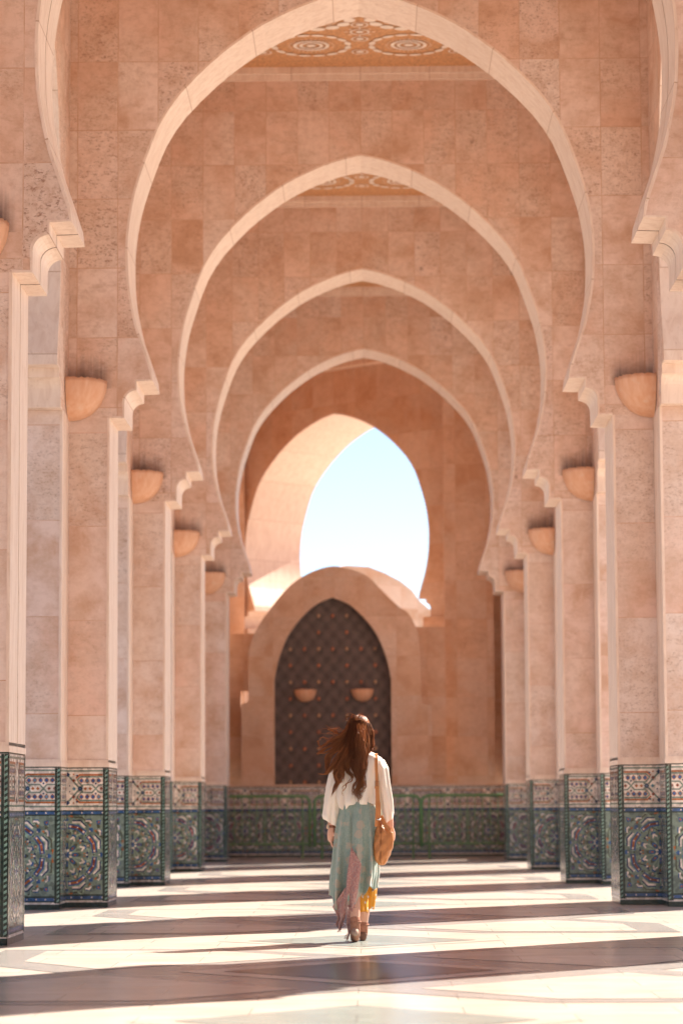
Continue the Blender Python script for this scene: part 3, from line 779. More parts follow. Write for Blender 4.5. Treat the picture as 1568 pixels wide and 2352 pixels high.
b0 = build_barrier(); b0.location = (-2.07, 53.0, 0.012); b0.rotation_euler = (0, 0, radians(1.5)); b0['label'] = 'green metal crowd barrier at the end of the walkway, left of the walking woman'
dup(b0, (.02, 52.95, .012), radians(-1), 'green metal crowd barrier at the end of the walkway, behind the walking woman')
dup(b0, (2.04, 52.7, .012), radians(-2.5), 'green metal crowd barrier at the end of the walkway, right of the walking woman')

#PERSON#
# ------------------------------------------------------------------ the walking woman, seen from behind
WX, WY = -.022, 20.4; K = .000840
def Z3(zx, zy, y=0.0): return Vector(((zx-600)*K, y, (2180-zy)*K))
woman = thing('person', 'woman walking away in cream blouse and long teal skirt, long red brown hair blown left', 'person', (WX, WY, .006))
def chain(bm, pts, rad, sub=7, n=14):
    """smooth tapered limb through joints, with rounded ends"""
    pts = [Vector(p) for p in pts]; P = []; Rr = []
    for i in range(len(pts)-1):
        p0 = pts[max(i-1, 0)]; p1 = pts[i]; p2 = pts[i+1]; p3 = pts[min(i+2, len(pts)-1)]
        for j in range(sub):
            t = j/sub
            P.append(.5*((2*p1)+(-p0+p2)*t+(2*p0-5*p1+4*p2-p3)*t*t+(-p0+3*p1-3*p2+p3)*t**3)); u = t*t*(3-2*t); Rr.append(rad[i]*(1-u)+rad[i+1]*u)
    P.append(pts[-1]); Rr.append(rad[-1]); tube(bm, P, Rr, n)
    ball(bm, P[0], Rr[0]*.985, 2); ball(bm, P[-1], Rr[-1]*.985, 2)

def mat_skin():
    t = NT('skin'); n = t.noise(pos(t), 22, 4); c = t.mix(n, (.56, .30, .20), (.63, .37, .27)); t.set(t.b.inputs['Subsurface Weight'], .12)
    t.set(t.b.inputs['Subsurface Radius'], (.02, .008, .004)); return t.out(c, .45, .35)
M_SKIN = mat_skin()
bm = bmesh.new()
# head, face, ears (turned away from the viewer), neck
ball(bm, Z3(618, 372, .035), (.076, .094, .098), 3); ball(bm, Z3(618, 425, .07), (.058, .062, .075), 3)
ball(bm, Z3(618, 410, .135), (.011, .014, .018), 2); ball(bm, Z3(618, 440, .118), (.024, .012, .009), 2); ball(bm, Z3(618, 478, .105), (.022, .02, .017), 2)
for s in (-1, 1):
    ball(bm, Z3(618, 395, .03)+Vector((s*.077, 0, 0)), (.010, .02, .031), 2); ball(bm, Z3(618, 378, .122)+Vector((s*.031, 0, 0)), (.012, .008, .009), 2)
chain(bm, [Z3(620, 470, .02), Z3(618, 560, -.005), Z3(612, 640, -.01)], [.052, .050, .07], 4)
chain(bm, [Z3(455, 655, -.005), Z3(535, 618, -.01), Z3(612, 605, -.01), Z3(700, 606, -.01), Z3(782, 645, -.005)], [.042, .052, .06, .052, .042], 4)
chain(bm, [Z3(612, 680, 0), Z3(608, 830, 0), Z3(600, 960, .0), Z3(592, 1100, 0.01), Z3(590, 1150, 0.01)], [.095, .09, .08, .09, .09], 5, 18)
chain(bm, [Z3(560, 700, .0), Z3(555, 820, .0)], [.08, .07], 3); chain(bm, [Z3(668, 700, .0), Z3(664, 820, .0)], [.08, .07], 3)
# left arm (viewer's left) hanging, relaxed; right arm ends behind the bag
chain(bm, [Z3(445, 640), Z3(405, 800, -.02), Z3(378, 930, -.03), Z3(372, 1060, -.01), Z3(374, 1190, .02)], [.040, .037, .034, .031, .0255], 5)
chain(bm, [Z3(795, 650), Z3(832, 800, -.01), Z3(848, 930, -.01), Z3(868, 1060, .02), Z3(880, 1190, .05)], [.040, .037, .034, .031, .0255], 5)
# legs
chain(bm, [Z3(550, 1140, .01), Z3(550, 1340, .01), Z3(562, 1560, .03), Z3(566, 1720, -.05), Z3(570, 1880, -.12), Z3(572, 1985, -.155)], [.078, .070, .056, .052, .041, .034], 5)
chain(bm, [Z3(645, 1140, .01), Z3(662, 1340, .03), Z3(676, 1560, .09), Z3(672, 1720, .115), Z3(656, 1890, .13), Z3(642, 2030, .14)], [.078, .070, .056, .051, .040, .033], 5)
chain(bm, [Z3(572, 1985, -.155), Z3(572, 2080, -.10), Z3(570, 2140, -.01)], [.034, .034, .028], 4); chain(bm, [Z3(642, 2030, .14), Z3(640, 2110, .16), Z3(640, 2140, .28)], [.033, .034, .028], 4)
# hands: palm, four fingers of different lengths, thumb
def hand(w, mir, curl):
    palm = [w, w+Vector((-.004*mir, .004, -.035)), w+Vector((-.006*mir, .008, -.070))]
    chain(bm, palm, [.024, .030, .027], 4)
    for i, (dy, L, r) in enumerate(((-.026, .062, .0078), (-.009, .072, .0082), (.008, .068, .008), (.024, .054, .0072))):
        b = palm[2]+Vector((-.001*mir*i, dy+.006, -.012)); c = curl*(1+.15*i)
        a1 = .25*c; a2 = .75*c; a3 = 1.15*c; p1 = b+Vector((mir*sin(a1), .0, -cos(a1)))*L*.45; p2 = p1+Vector((mir*sin(a2), 0, -cos(a2)))*L*.33; p3 = p2+Vector((mir*sin(a3), 0, -cos(a3)))*L*.24
        chain(bm, [b, p1, p2, p3], [r*1.08, r, r*.92, r*.8], 3, 8)
    t0 = w+Vector((mir*.012, -.016, -.030)); t1 = t0+Vector((mir*.018, -.012, -.026)); t2 = t1+Vector((mir*.006, -.003, -.026))
    chain(bm, [t0, t1, t2], [.0125, .0098, .008], 3, 8)
hand(Z3(374, 1215, .02), 1, .75); hand(Z3(884, 1215, .05), -1, .9)
body = remesh('body', bm, M_SKIN, woman, .0042, 3)

def mat_blouse():
    t = NT('cream_crepe'); P = pos(t); n = t.noise(t.vmath('MULTIPLY', P, (22, 22, 2.6)), 1.0, 5, .55, .8)
    wv = t.noise(P, 900, 2); t.bump(t.math('ADD', t.math('MULTIPLY', n, 1.0), t.math('MULTIPLY', wv, .02)), .55, .02)
    t.set(t.b.inputs['Sheen Weight'], .25); t.set(t.b.inputs['Subsurface Weight'], .2); t.set(t.b.inputs['Subsurface Radius'], (.03, .02, .012))
    return t.out(t.mix(t.noise(P, 6, 3), (.72, .63, .53), (.78, .70, .60)), .75, .2)
def prof(tab, z):
    for (a, *va), (b, *vb) in zip(tab, tab[1:]):
        if a <= z <= b:
            u = (z-a)/(b-a); u = u*u*(3-2*u); return [x+(y-x)*u for x, y in zip(va, vb)]
    return list(tab[0][1:]) if z < tab[0][0] else list(tab[-1][1:])
def shell(bm, rows, n, f):
    """rows of closed rings; f(row value, angle) -> point"""
    rr = []
    for v in rows: rr.append([bm.verts.new(f(v, 2*pi*k/n)) for k in range(n)])
    for a, b in zip(rr, rr[1:]):
        for k in range(n): bm.faces.new([a[k], a[(k+1) % n], b[(k+1) % n], b[k]])
    return rr
bm = bmesh.new()
TB = [(560, 590, 705, .070, 0), (576, 520, 765, .086, 0), (598, 455, 806, .100, 0), (650, 412, 826, .110, 0), (760, 412, 800, .112, 0), (900, 422, 765, .118, 0), (985, 418, 752, .125, 1), (1020, 432, 742, .12, 1)]
def ft(zy, th):
    L, Rr, ry, _ = prof(TB, zy); cx = (L+Rr)/2; rx = (Rr-L)/2*K; cs, sn = cos(th), sin(th)
    u = max(0, (zy-640)/380)
    e = .82
    x = rx*math.copysign(abs(cs)**e, cs); y = ry*math.copysign(abs(sn)**e, sn)
    fold = u*(.017*sin(9*th+1.3+2*sin(zy*.004))+.009*sin(17*th+zy*.006))+.006*sin(5*th+zy*.01)
    k = 1+fold/.13
    return Z3(cx, zy)+Vector((x*k, y*k, 0))
HB = [(415, 1005), (435, 1025), (455, 1048), (478, 1056), (500, 1046), (520, 1014), (545, 1008), (565, 1010), (583, 992), (600, 1000), (640, 1006), (680, 1006), (715, 984), (735, 1000), (755, 1014)]
def interp0(tab, x):
    for (a, va), (b, vb) in zip(tab, tab[1:]):
        if a <= x <= b: return va+(vb-va)*(x-a)/(b-a)
    return tab[0][1] if x < tab[0][0] else tab[-1][1]
hem = lambda th: 12*sin(3*th+.6)+9*sin(5*th+2)+(34 if (cos(th-pi*1.18) > .86) else 0)*max(0, cos((th-pi*1.18)*3))
rows = [560, 568, 580, 598, 625, 650, 700, 760, 820, 880, 930, 965, 990, 1010, 1025]
def fb(v, th):
    p = ft(min(v, 1020), th); u = max(0, (v-900)/125); zx = p.x/K+600
    hz = interp0(HB, zx) if sin(th) < 0 else 1015
    p.z -= u*u*(hz-1020)*K; return p
rr = shell(bm, rows, 96, fb)
top = bm.verts.new(Z3(640, 560)); bot = bm.verts.new(Z3(595, 1000))
for k in range(96):
    bm.faces.new([rr[0][(k+1) % 96], rr[0][k], top])
ins = [bm.verts.new(Z3(595, 1008)+(v.co-Z3(595, 1020))*.80) for v in rr[-1]]
for k in range(96):
    bm.faces.new([rr[-1][k], rr[-1][(k+1) % 96], ins[(k+1) % 96], ins[k]]); bm.faces.new([ins[k], ins[(k+1) % 96], bot])
def sleeve(pts, slant):
    """pts: (zx, zy, y, rx, ry)"""
    n = 48; rr = []; m = 26
    tab = [(i, *p) for i, p in enumerate(pts)]
    for j in range(m+1):
        t = j/m*(len(pts)-1); zx, zy, y, rx, ry = prof(tab, t); u = j/m; ring = []
        for k in range(n):
            th = 2*pi*k/n; f = 1+(.25+u)*(.13*sin(4*th+j*.12+1)+.08*sin(7*th-j*.2))
            p = Z3(zx, zy, y)+Vector((rx*cos(th)*f, ry*sin(th)*f, -slant*cos(th)*u**4)); ring.append(bm.verts.new(p))
        rr.append(ring)
    for a, b in zip(rr, rr[1:]):
        for k in range(n): bm.faces.new([a[k], a[(k+1) % n], b[(k+1) % n], b[k]])
    c0 = bm.verts.new(Z3(pts[0][0], pts[0][1]-10, 0)); zx, zy, y, rx, ry = pts[-1]; c1 = bm.verts.new(Z3(zx, zy-18, y))
    for k in range(n): bm.faces.new([rr[0][(k+1) % n], rr[0][k], c0]); bm.faces.new([rr[-1][k], rr[-1][(k+1) % n], c1])
sleeve([(475, 628, 0, .052, .068), (425, 700, -.01, .050, .064), (392, 850, -.02, .050, .062), (375, 980, -.02, .054, .060), (362, 1110, 0, .056, .056), (360, 1162, .01, .046, .048)], .030)
sleeve([(768, 618, 0, .052, .068), (808, 690, -.01, .050, .066), (832, 850, -.01, .043, .060), (848, 980, .0, .044, .058), (858, 1095, .02, .043, .056), (862, 1155, .03, .034, .044)], -.024)
bmesh.ops.recalc_face_normals(bm, faces=bm.faces[:]); link('blouse', bm, mat_blouse(), woman, smooth=True)

# skirt
def mat_skirt(pink=False):
    t = NT('paisley_pink' if pink else 'teal_brocade'); ob = t.N('TexCoord').outputs['Object']; P = t.vmath('MULTIPLY', ob, (1, .35, 1))
    wob = t.vmath('SCALE', t.vmath('SUBTRACT', t.noise(P, 30, 6, .7).outputs['Color'], (.5, .5, .5)), scale=.06)
    v = t.N('TexVoronoi', Vector=t.vmath('ADD', P, wob), Scale=12.0, Randomness=.35); d = v.outputs['Distance']
    fine = t.noise(P, 75, 6, .7, 1.5); tw = t.noise(t.vmath('MULTIPLY', ob, (300, 300, 300)), 1.0, 2)
    if not pink:
        bl = t.ramp(d, [(.36, .70), (.46, 0.0)]); c = t.mix(t.ramp(fine, [(.40, 0.0), (.60, 1.0)]), (.15, .245, .21), (.25, .315, .265))
        r2 = t.mix(t.ramp(fine, [(.42, 0.0), (.56, 1.0)]), (.46, .30, .215), (.34, .31, .24)); c = t.mix(bl, c, r2)
    else:
        rings = t.math('SINE', t.math('MULTIPLY', d, 26.0)); c = t.mix(t.ramp(rings, [(.35, 0.0), (.65, 1.0)]), (.31, .12, .105), (.41, .205, .17))
        c = t.mix(t.ramp(fine, [(.52, 0.0), (.6, .8)]), c, (.22, .16, .17))
    c = t.mix(t.math('MULTIPLY', tw, .25), c, (.5, .45, .4)); t.bump(t.math('ADD', fine, tw), .2, .003)
    t.set(t.b.inputs['Sheen Weight'], .3); return t.out(c, .8, .15)
M_TEAL, M_PINK = mat_skirt(), mat_skirt(True)
TS = [(990, 452, 742, .105), (1060, 436, 752, .118), (1160, 418, 764, .132), (1300, 398, 772, .14), (1450, 384, 774, .145), (1600, 371, 769, .15), (1700, 364, 756, .15), (1900, 362, 720, .14), (2000, 370, 700, .13)]
HEM = [(360, 1772), (378, 1810), (395, 1880), (430, 1905), (500, 1860), (560, 1862), (600, 1848), (645, 1800), (668, 1772), (684, 1700), (700, 1708), (745, 1732), (790, 1700)]
def hemz(zx):
    for (a, za), (b, zb) in zip(HEM, HEM[1:]):
        if a <= zx <= b: return za+(zb-za)*(zx-a)/(b-a)
    return HEM[0][1] if zx < HEM[0][0] else HEM[-1][1]
def skirt_pt(zy, th, off=0.0):
    L, Rr, ry = prof(TS, zy); cx = (L+Rr)/2; rx = (Rr-L)/2*K; u = min(1, max(0, (zy-990)/800)); cs, sn = cos(th), sin(th)
    f = (.005+.024*u)*(.9*sin(8*th+.7+1.2*u)+.55*sin(13*th+2.1-2*u)+.3*sin(21*th+u))
    # the deep centre-back fold
    ctr = math.exp(-((cs*rx/K+cx-548)/13)**2)*(.022 if sn < 0 else 0)*min(1, u*3)
    ctr -= math.exp(-((cs*rx/K+cx-580)/17)**2)*(.012 if sn < 0 else 0)*min(1, u*3)
    return Z3(cx, zy)+Vector(((rx+f*.35)*cs, (ry+f*1.3-ctr+off)*sn, 0))
bm = bmesh.new(); n = 220; m = 60; rr = []
for j in range(m+1):
    ring = []
    for k in range(n):
        th = 2*pi*k/n; L, Rr, ry = prof(TS, 1700); zx = (L+Rr)/2+(Rr-L)/2*cos(th)
        hz = hemz(zx) if sin(th) < .25 else 1735+20*sin(3*th)
        ring.append(bm.verts.new(skirt_pt(985+(hz-985)*j/m, th)))
    rr.append(ring)
for a, b in zip(rr, rr[1:]):
    for k in range(n): bm.faces.new([a[k], a[(k+1) % n], b[(k+1) % n], b[k]])
sk = link('skirt', bm, M_TEAL, woman, smooth=True); so = sk.modifiers.new('s', 'SOLIDIFY'); so.thickness = .003; so.offset = 0
def interp(tab, zy):
    for (a, va), (b, vb) in zip(tab, tab[1:]):
        if a <= zy <= b: return va+(vb-va)*(zy-a)/(b-a)
    return tab[0][1] if zy < tab[0][0] else tab[-1][1]
def drape(name, left, right, mat, y0, amp, wraps=2.0, lab=None):
    """cloth panel between a left and a right outline given as (zy, zx)"""
    bm = bmesh.new(); za = left[0][0]; zb = min(left[-1][0], right[-1][0]); zb = max(left[-1][0], right[-1][0]); nn = 14; mm = 60; g = []
    for j in range(mm+1):
        zy = za+(zb-za)*j/mm; a = interp(left, zy); b = interp(right, zy); row = []
        for i in range(nn+1):
            u = i/nn; zx = a+(b-a)*u; L, Rr, ry = prof(TS, min(zy, 2000)); cx = (L+Rr)/2; rx = (Rr-L)/2
            c = max(-1, min(1, (zx-cx)/rx)); y = -sqrt(max(0, 1-c*c))*ry if zy < 1760 else -sqrt(max(0, 1-c*c))*ry*(1-(zy-1760)/900)
            y += -.030-y0-amp*(1+sin(u*pi*wraps+j*.05))*min(1, .25+j/mm)
            row.append(bm.verts.new(Z3(zx, zy, y)))
        g.append(row)
    for r0, r1 in zip(g, g[1:]):
        for i in range(nn): bm.faces.new([r0[i], r0[i+1], r1[i+1], r1[i]])
    o = link(name, bm, mat, woman, smooth=True); s = o.modifiers.new('s', 'SOLIDIFY'); s.thickness = .003
    if lab: o['label'] = lab
    return o
drape('skirt_panel', [(1372, 546), (1480, 526), (1600, 508), (1750, 495), (1850, 502), (1900, 520), (1925, 548)], [(1372, 548), (1440, 585), (1510, 628), (1600, 618), (1700, 604), (1800, 588), (1880, 572), (1925, 552)], M_PINK, .0, .012, 2.6, 'rose pink paisley wedge let into the back of the skirt')
drape('skirt_tail', [(1715, 492), (1770, 455), (1830, 410), (1875, 380), (1930, 408), (1975, 424), (2020, 408), (2050, 412), (2078, 445)], [(1715, 496), (1800, 520), (1880, 512), (1950, 492), (2000, 478), (2040, 466), (2078, 449)], M_PINK, .004, .016, 3.4, 'pointed pink paisley tail hanging lowest on the left')
drape('skirt_tail', [(1880, 520), (1930, 500), (2000, 498), (2060, 506), (2110, 512), (2150, 500)], [(1880, 585), (1920, 572), (1980, 554), (2040, 548), (2100, 532), (2150, 512)], M_PINK, .010, .006, 3.0, 'pale pink fringed tail hanging by the left boot')
rg = random.Random(5); M_FR = mat_plain('fringe_thread', (.36, .23, .2), .8, .1)
for a_, b_ in ((0, 12), (12, 17), (17, 26)):
    bm = bmesh.new()
    for i in range(a_, b_):
        if i < 12: b = Z3(500+rg.uniform(-6, 14), 2130+rg.uniform(-30, 20), -.17+rg.uniform(-.01, .01)); e = b+Vector((rg.uniform(-.02, .012), rg.uniform(-.01, .01), -rg.uniform(.02, .04)))
        elif i < 17: b = Z3(443+rg.uniform(-6, 6), 2070, -.15); e = b+Vector((rg.uniform(-.02, .005), 0, -.018))
        else: b = Z3(506+rg.uniform(-9, 9), 1840+rg.uniform(-10, 20), -.205); e = b+Vector((rg.uniform(-.008, .004), -.004, -rg.uniform(.04, .07)))
        tube(bm, [b, (b+e)/2+Vector((rg.uniform(-.004, .004), 0, 0)), e], .0016, 5)
    link('fringe', bm, M_FR, woman)

# mustard floral trousers
def mat_mustard():
    t = NT('mustard_floral'); ob = t.N('TexCoord').outputs['Object']; v = t.N('TexVoronoi', Vector=ob, Scale=26.0, Randomness=.9); v2 = t.N('TexVoronoi', Vector=ob, Scale=60.0)
    c = t.mix(t.ramp(v.outputs['Distance'], [(.24, 1.0), (.30, 0.0)]), (.58, .25, .03), (.58, .5, .42)); c = t.mix(t.ramp(v.outputs['Distance'], [(.07, 1.0), (.09, 0.0)]), c, (.05, .06, .10))
    c = t.mix(t.ramp(v2.outputs['Distance'], [(.12, 1.0), (.16, 0.0)]), c, (.06, .07, .12)); return t.out(c, .8, .15)
M_MUST = mat_mustard()
def leg_cloth(pts):
    bm = bmesh.new(); tab = [(i, *p) for i, p in enumerate(pts)]; rr = []; n = 44; m = 24
    for j in range(m+1):
        t = j/m*(len(pts)-1); zx, zy, y, r = prof(tab, t)
        rr.append([bm.verts.new(Z3(zx, zy+(8*sin(3*q+1) if j == m else 0), y)+Vector((cos(q), sin(q), 0))*r*(1+.09*sin(5*q+j*.1)+.05*sin(9*q))) for q in [2*pi*k/n for k in range(n)]])
    for a, b in zip(rr, rr[1:]):
        for k in range(n): bm.faces.new([a[k], a[(k+1) % n], b[(k+1) % n], b[k]])
    o = link('trouser_leg', bm, M_MUST, woman, smooth=True); s = o.modifiers.new('s', 'SOLIDIFY'); s.thickness = .003
leg_cloth([(560, 1500, .03, .075), (584, 1700, -.01, .068), (606, 1850, -.055, .060), (614, 1925, -.07, .052)])
leg_cloth([(668, 1500, .08, .075), (688, 1700, .10, .056), (692, 1800, .11, .048), (686, 1905, .12, .038)])

# ankle boots
M_SUEDE = mat_plain('tan_suede', (.33, .155, .10), .85, .15, .2, 60, bump=.2); M_SOLE = mat_plain('pale_sole', (.36, .24, .18), .7, .25, .2, 40)
M_SOLED = mat_plain('brown_heel', (.16, .08, .05), .6, .3)
# lifted foot nearest the viewer: heel up, toe on the ground
bm = bmesh.new(); chain(bm, [Z3(572, 1985, -.155), Z3(573, 2040, -.152), Z3(573, 2085, -.142)], [.0385, .037, .0375], 4); chain(bm, [Z3(573, 2085, -.142), Z3(572, 2118, -.09), Z3(570, 2146, -.03), Z3(570, 2158, .035)], [.037, .036, .033, .019], 5)
bt = remesh('boot', bm, M_SUEDE, woman, .003, 3); bt['label'] = 'tan suede ankle boot with its heel lifted, left foot'
bm = bmesh.new(); c = [Z3(573, 2078, -.178), Z3(573, 2110, -.150), Z3(572, 2138, -.10), Z3(571, 2160, -.04), Z3(570, 2174, .03)]
prev = None
for p, wd in zip(c, (.026, .029, .026, .032, .02)):
    d = Vector((0, .6, -.8)); ring = [bm.verts.new(p+Vector((x*wd, 0, 0))+off) for x, off in ((-1, Vector((0, -.004, -.004))), (1, Vector((0, -.004, -.004))), (1, Vector((0, .012, .012))), (-1, Vector((0, .012, .012))))]
    if prev:
        for k in range(4): bm.faces.new([prev[k], prev[(k+1) % 4], ring[(k+1) % 4], ring[k]])
    else: bm.faces.new(ring[::-1])
    prev = ring
bm.faces.new(prev); link('sole', bm, M_SOLE, bt)
bm = bmesh.new(); chain(bm, [Z3(573, 2082, -.176), Z3(573, 2098, -.196)], [.026, .024], 3, 16); remesh('heel', bm, M_SOLE, bt, .003, 1)
bm = bmesh.new(); tube(bm, [Z3(573, 2010, -.154)+Vector((cos(a)*.0405, sin(a)*.0405, .006*cos(a))) for a in [2*pi*k/16 for k in range(17)]], .0045, 6); tube(bm, [Z3(612, 2004, -.15), Z3(624, 2024, -.15)], .005, 6)
link('strap', bm, M_SUEDE, bt, smooth=True)
bm = bmesh.new(); chain(bm, [Z3(642, 2030, .14), Z3(640, 2070, .138), Z3(638, 2105, .142)], [.037, .036, .037], 4); chain(bm, [Z3(638, 2118, .142), Z3(638, 2128, .20), Z3(640, 2142, .28), Z3(640, 2152, .34)], [.036, .034, .03, .02], 5)
bt2 = remesh('boot', bm, M_SUEDE, woman, .003, 3); bt2['label'] = 'tan suede ankle boot flat on the floor, right foot'
bm = bmesh.new(); chain(bm, [Z3(638, 2125, .128), Z3(638, 2158, .124)], [.031, .026], 3, 16); box(bm, Z3(640, 0).x-.026, Z3(640, 0).x+.026, .24, .36, .010, .02); remesh('heel', bm, M_SOLED, bt2, .0035, 1)
bm = bmesh.new(); tube(bm, [Z3(641, 2050, .139)+Vector((cos(a)*.0385, sin(a)*.0385, .006*cos(a))) for a in [2*pi*k/16 for k in range(17)]], .0045, 6); link('strap', bm, M_SUEDE, bt2, smooth=True)

# hair: locks of thin strands over a rounded cap
def mat_hair():
    t = NT('auburn_hair'); uv = t.N('UVMap'); r = t.N('SeparateXYZ', Vector=uv)
    c = t.mix(r.outputs[0], (.045, .013, .007), (.50, .19, .07)); c = t.mix(t.math('MULTIPLY', r.outputs[1], .28), c, (.50, .22, .09))
    t.out(c, .42, .28); tr = t.N('BsdfTranslucent', Color=t.mix(.6, c, (.75, .34, .12))); mx = t.N('MixShader', i0=.42)
    t.t.links.new(t.b.outputs[0], mx.inputs[1]); t.t.links.new(tr.outputs[0], mx.inputs[2]); t.t.links.new(mx.outputs[0], t.n['Material Output'].inputs[0]); return t.m
M_HAIR = mat_hair()
bm = bmesh.new(); uvl = bm.loops.layers.uv.new('UVMap'); rg = random.Random(11)
def cr(pts, t):
    n = len(pts)-1; i = min(int(t*n), n-1); u = t*n-i; p0 = pts[max(i-1, 0)]; p1 = pts[i]; p2 = pts[i+1]; p3 = pts[min(i+2, n)]
    return .5*((2*p1)+(-p0+p2)*u+(2*p0-5*p1+4*p2-p3)*u*u+(-p0+3*p1-3*p2+p3)*u**3)
def strand(pts, r0, hue, seg=22, wave=.003, wf=7.0, frizz=.0012):
    ph = rg.uniform(0, 6.28); ph2 = rg.uniform(0, 6.28); prev = None
    for j in range(seg+1):
        t = j/seg; p = cr(pts, t); q = (cr(pts, min(1, t+.02))-cr(pts, max(0, t-.02))).normalized()
        a = q.cross(Vector((0, 1, 0)))
        a = a.normalized() if a.length > .1 else Vector((1, 0, 0)); b = q.cross(a)
        w = wave*min(1, t*2); p = p+a*w*sin(wf*t*6.28+ph)+b*w*cos(wf*.8*t*6.28+ph2)+Vector((rg.gauss(0, frizz*.25), rg.gauss(0, frizz*.25), rg.gauss(0, frizz*.25)))
        r = r0*(1-.75*t**3)
        ring = [bm.verts.new(p+a*r*cos(x)+b*r*sin(x)) for x in (0, 2.09, 4.19)]
        if prev:
            for k in range(3):
                f = bm.faces.new([prev[k], prev[(k+1) % 3], ring[(k+1) % 3], ring[k]]); f.smooth = True
                for l in f.loops: l[uvl].uv = (hue, t)
        prev = ring
def lock(path, width, count, r0=.0011, spread_end=.85, wave=.004, wf=2.0, hue=(.1, .7), curl=0.0, curlf=2.0):
    """path: (zx, zy, y); width in metres at the widest"""
    P = [Z3(*p) for p in path]; n = len(P); cph = rg.uniform(0, 6.28); nc = max(3, count//9); cl = []
    for q in range(nc):
        a_ = rg.uniform(0, 2*pi); r_ = sqrt(rg.random())*.85; cl.append((r_*cos(a_), r_*sin(a_)*.7, rg.uniform(*hue), rg.uniform(0, 6.28), rg.uniform(.8, 1.06)))
    for i in range(count):
        kx, ky, kh, kp, kl = cl[i % nc]; rr_ = sqrt(rg.random())*.30; an = rg.uniform(0, 2*pi); ox, oy = kx+rr_*cos(an), ky+rr_*sin(an)*.6; pts = []; le = kl*rg.uniform(.93, 1.0)
        for j in range(16):
            t = j/15*le; p = cr(P, min(t, 1.0))+((cr(P, 1)-cr(P, .97))*((t-1)/.03) if t > 1 else Vector((0, 0, 0)))
            w = width*(.45+.55*sin(pi*min(1, t*1.1+.12)))*(1 if t < .5 else 1-(1-spread_end)*((t-.5)/.5)**1.5)
            if curl: p = p+Vector((sin(curlf*t*6.28+cph), .6*cos(curlf*t*6.28+cph), 0))*curl*min(1, t*1.6)
            pts.append(p+Vector((ox*w+.0085*sin(2.6*t*6.28+kp)*min(1, t*1.7), oy*w+.003*cos(2.1*t*6.28+kp), rg.gauss(0, .001))))
        strand(pts, r0*rg.uniform(.7, 1.25), min(1, max(0, kh+rg.uniform(-.08, .08))), wave=wave*.35*rg.uniform(.4, 1.3), wf=wf*rg.uniform(.7, 1.3))
C0 = (612, 300)
# cap of strands from the crown
for i in range(1500):
    if i % 22 == 0: ca, ch, cw_ = rg.uniform(0, 2*pi), rg.uniform(.05, .95), rg.uniform(0, .05)
    a = ca+rg.gauss(0, .085); el = rg.uniform(.02, 1.0); c = Z3(615, 375, .03); R3 = (.088, .104, .118)
    s = Vector((cos(a)*sin(el*.9)*.7, sin(a)*sin(el*.9)*.7, cos(el*.9))); pts = []
    for j in range(7):
        q = el*.9+j/6*(1.35+rg.uniform(-.1, .2)); u = j/6
        p = Vector((cos(a)*sin(q)*R3[0], sin(a)*sin(q)*R3[1], cos(q)*R3[2]))*(1.0+cw_+rg.uniform(0, .02))
        p.x -= .012*u; pts.append(c+p)
    strand(pts, .0013, min(1, max(0, ch+rg.uniform(-.1, .1))), seg=12, wave=.003, wf=1.5)
core = bmesh.new(); ball(core, Z3(613, 368, .028), (.087, .100, .112), 3); chain(core, [Z3(610, 420, -.03), Z3(596, 560, -.075), Z3(600, 680, -.105), Z3(615, 780, -.125)], [.062, .058, .045, .026], 4)
remesh('hair_core', core, mat_plain('hair_core_brown', (.085, .03, .015), .5, .3), woman, .005, 3)  # opaque dark brown mass under the strands
Yb = -.09
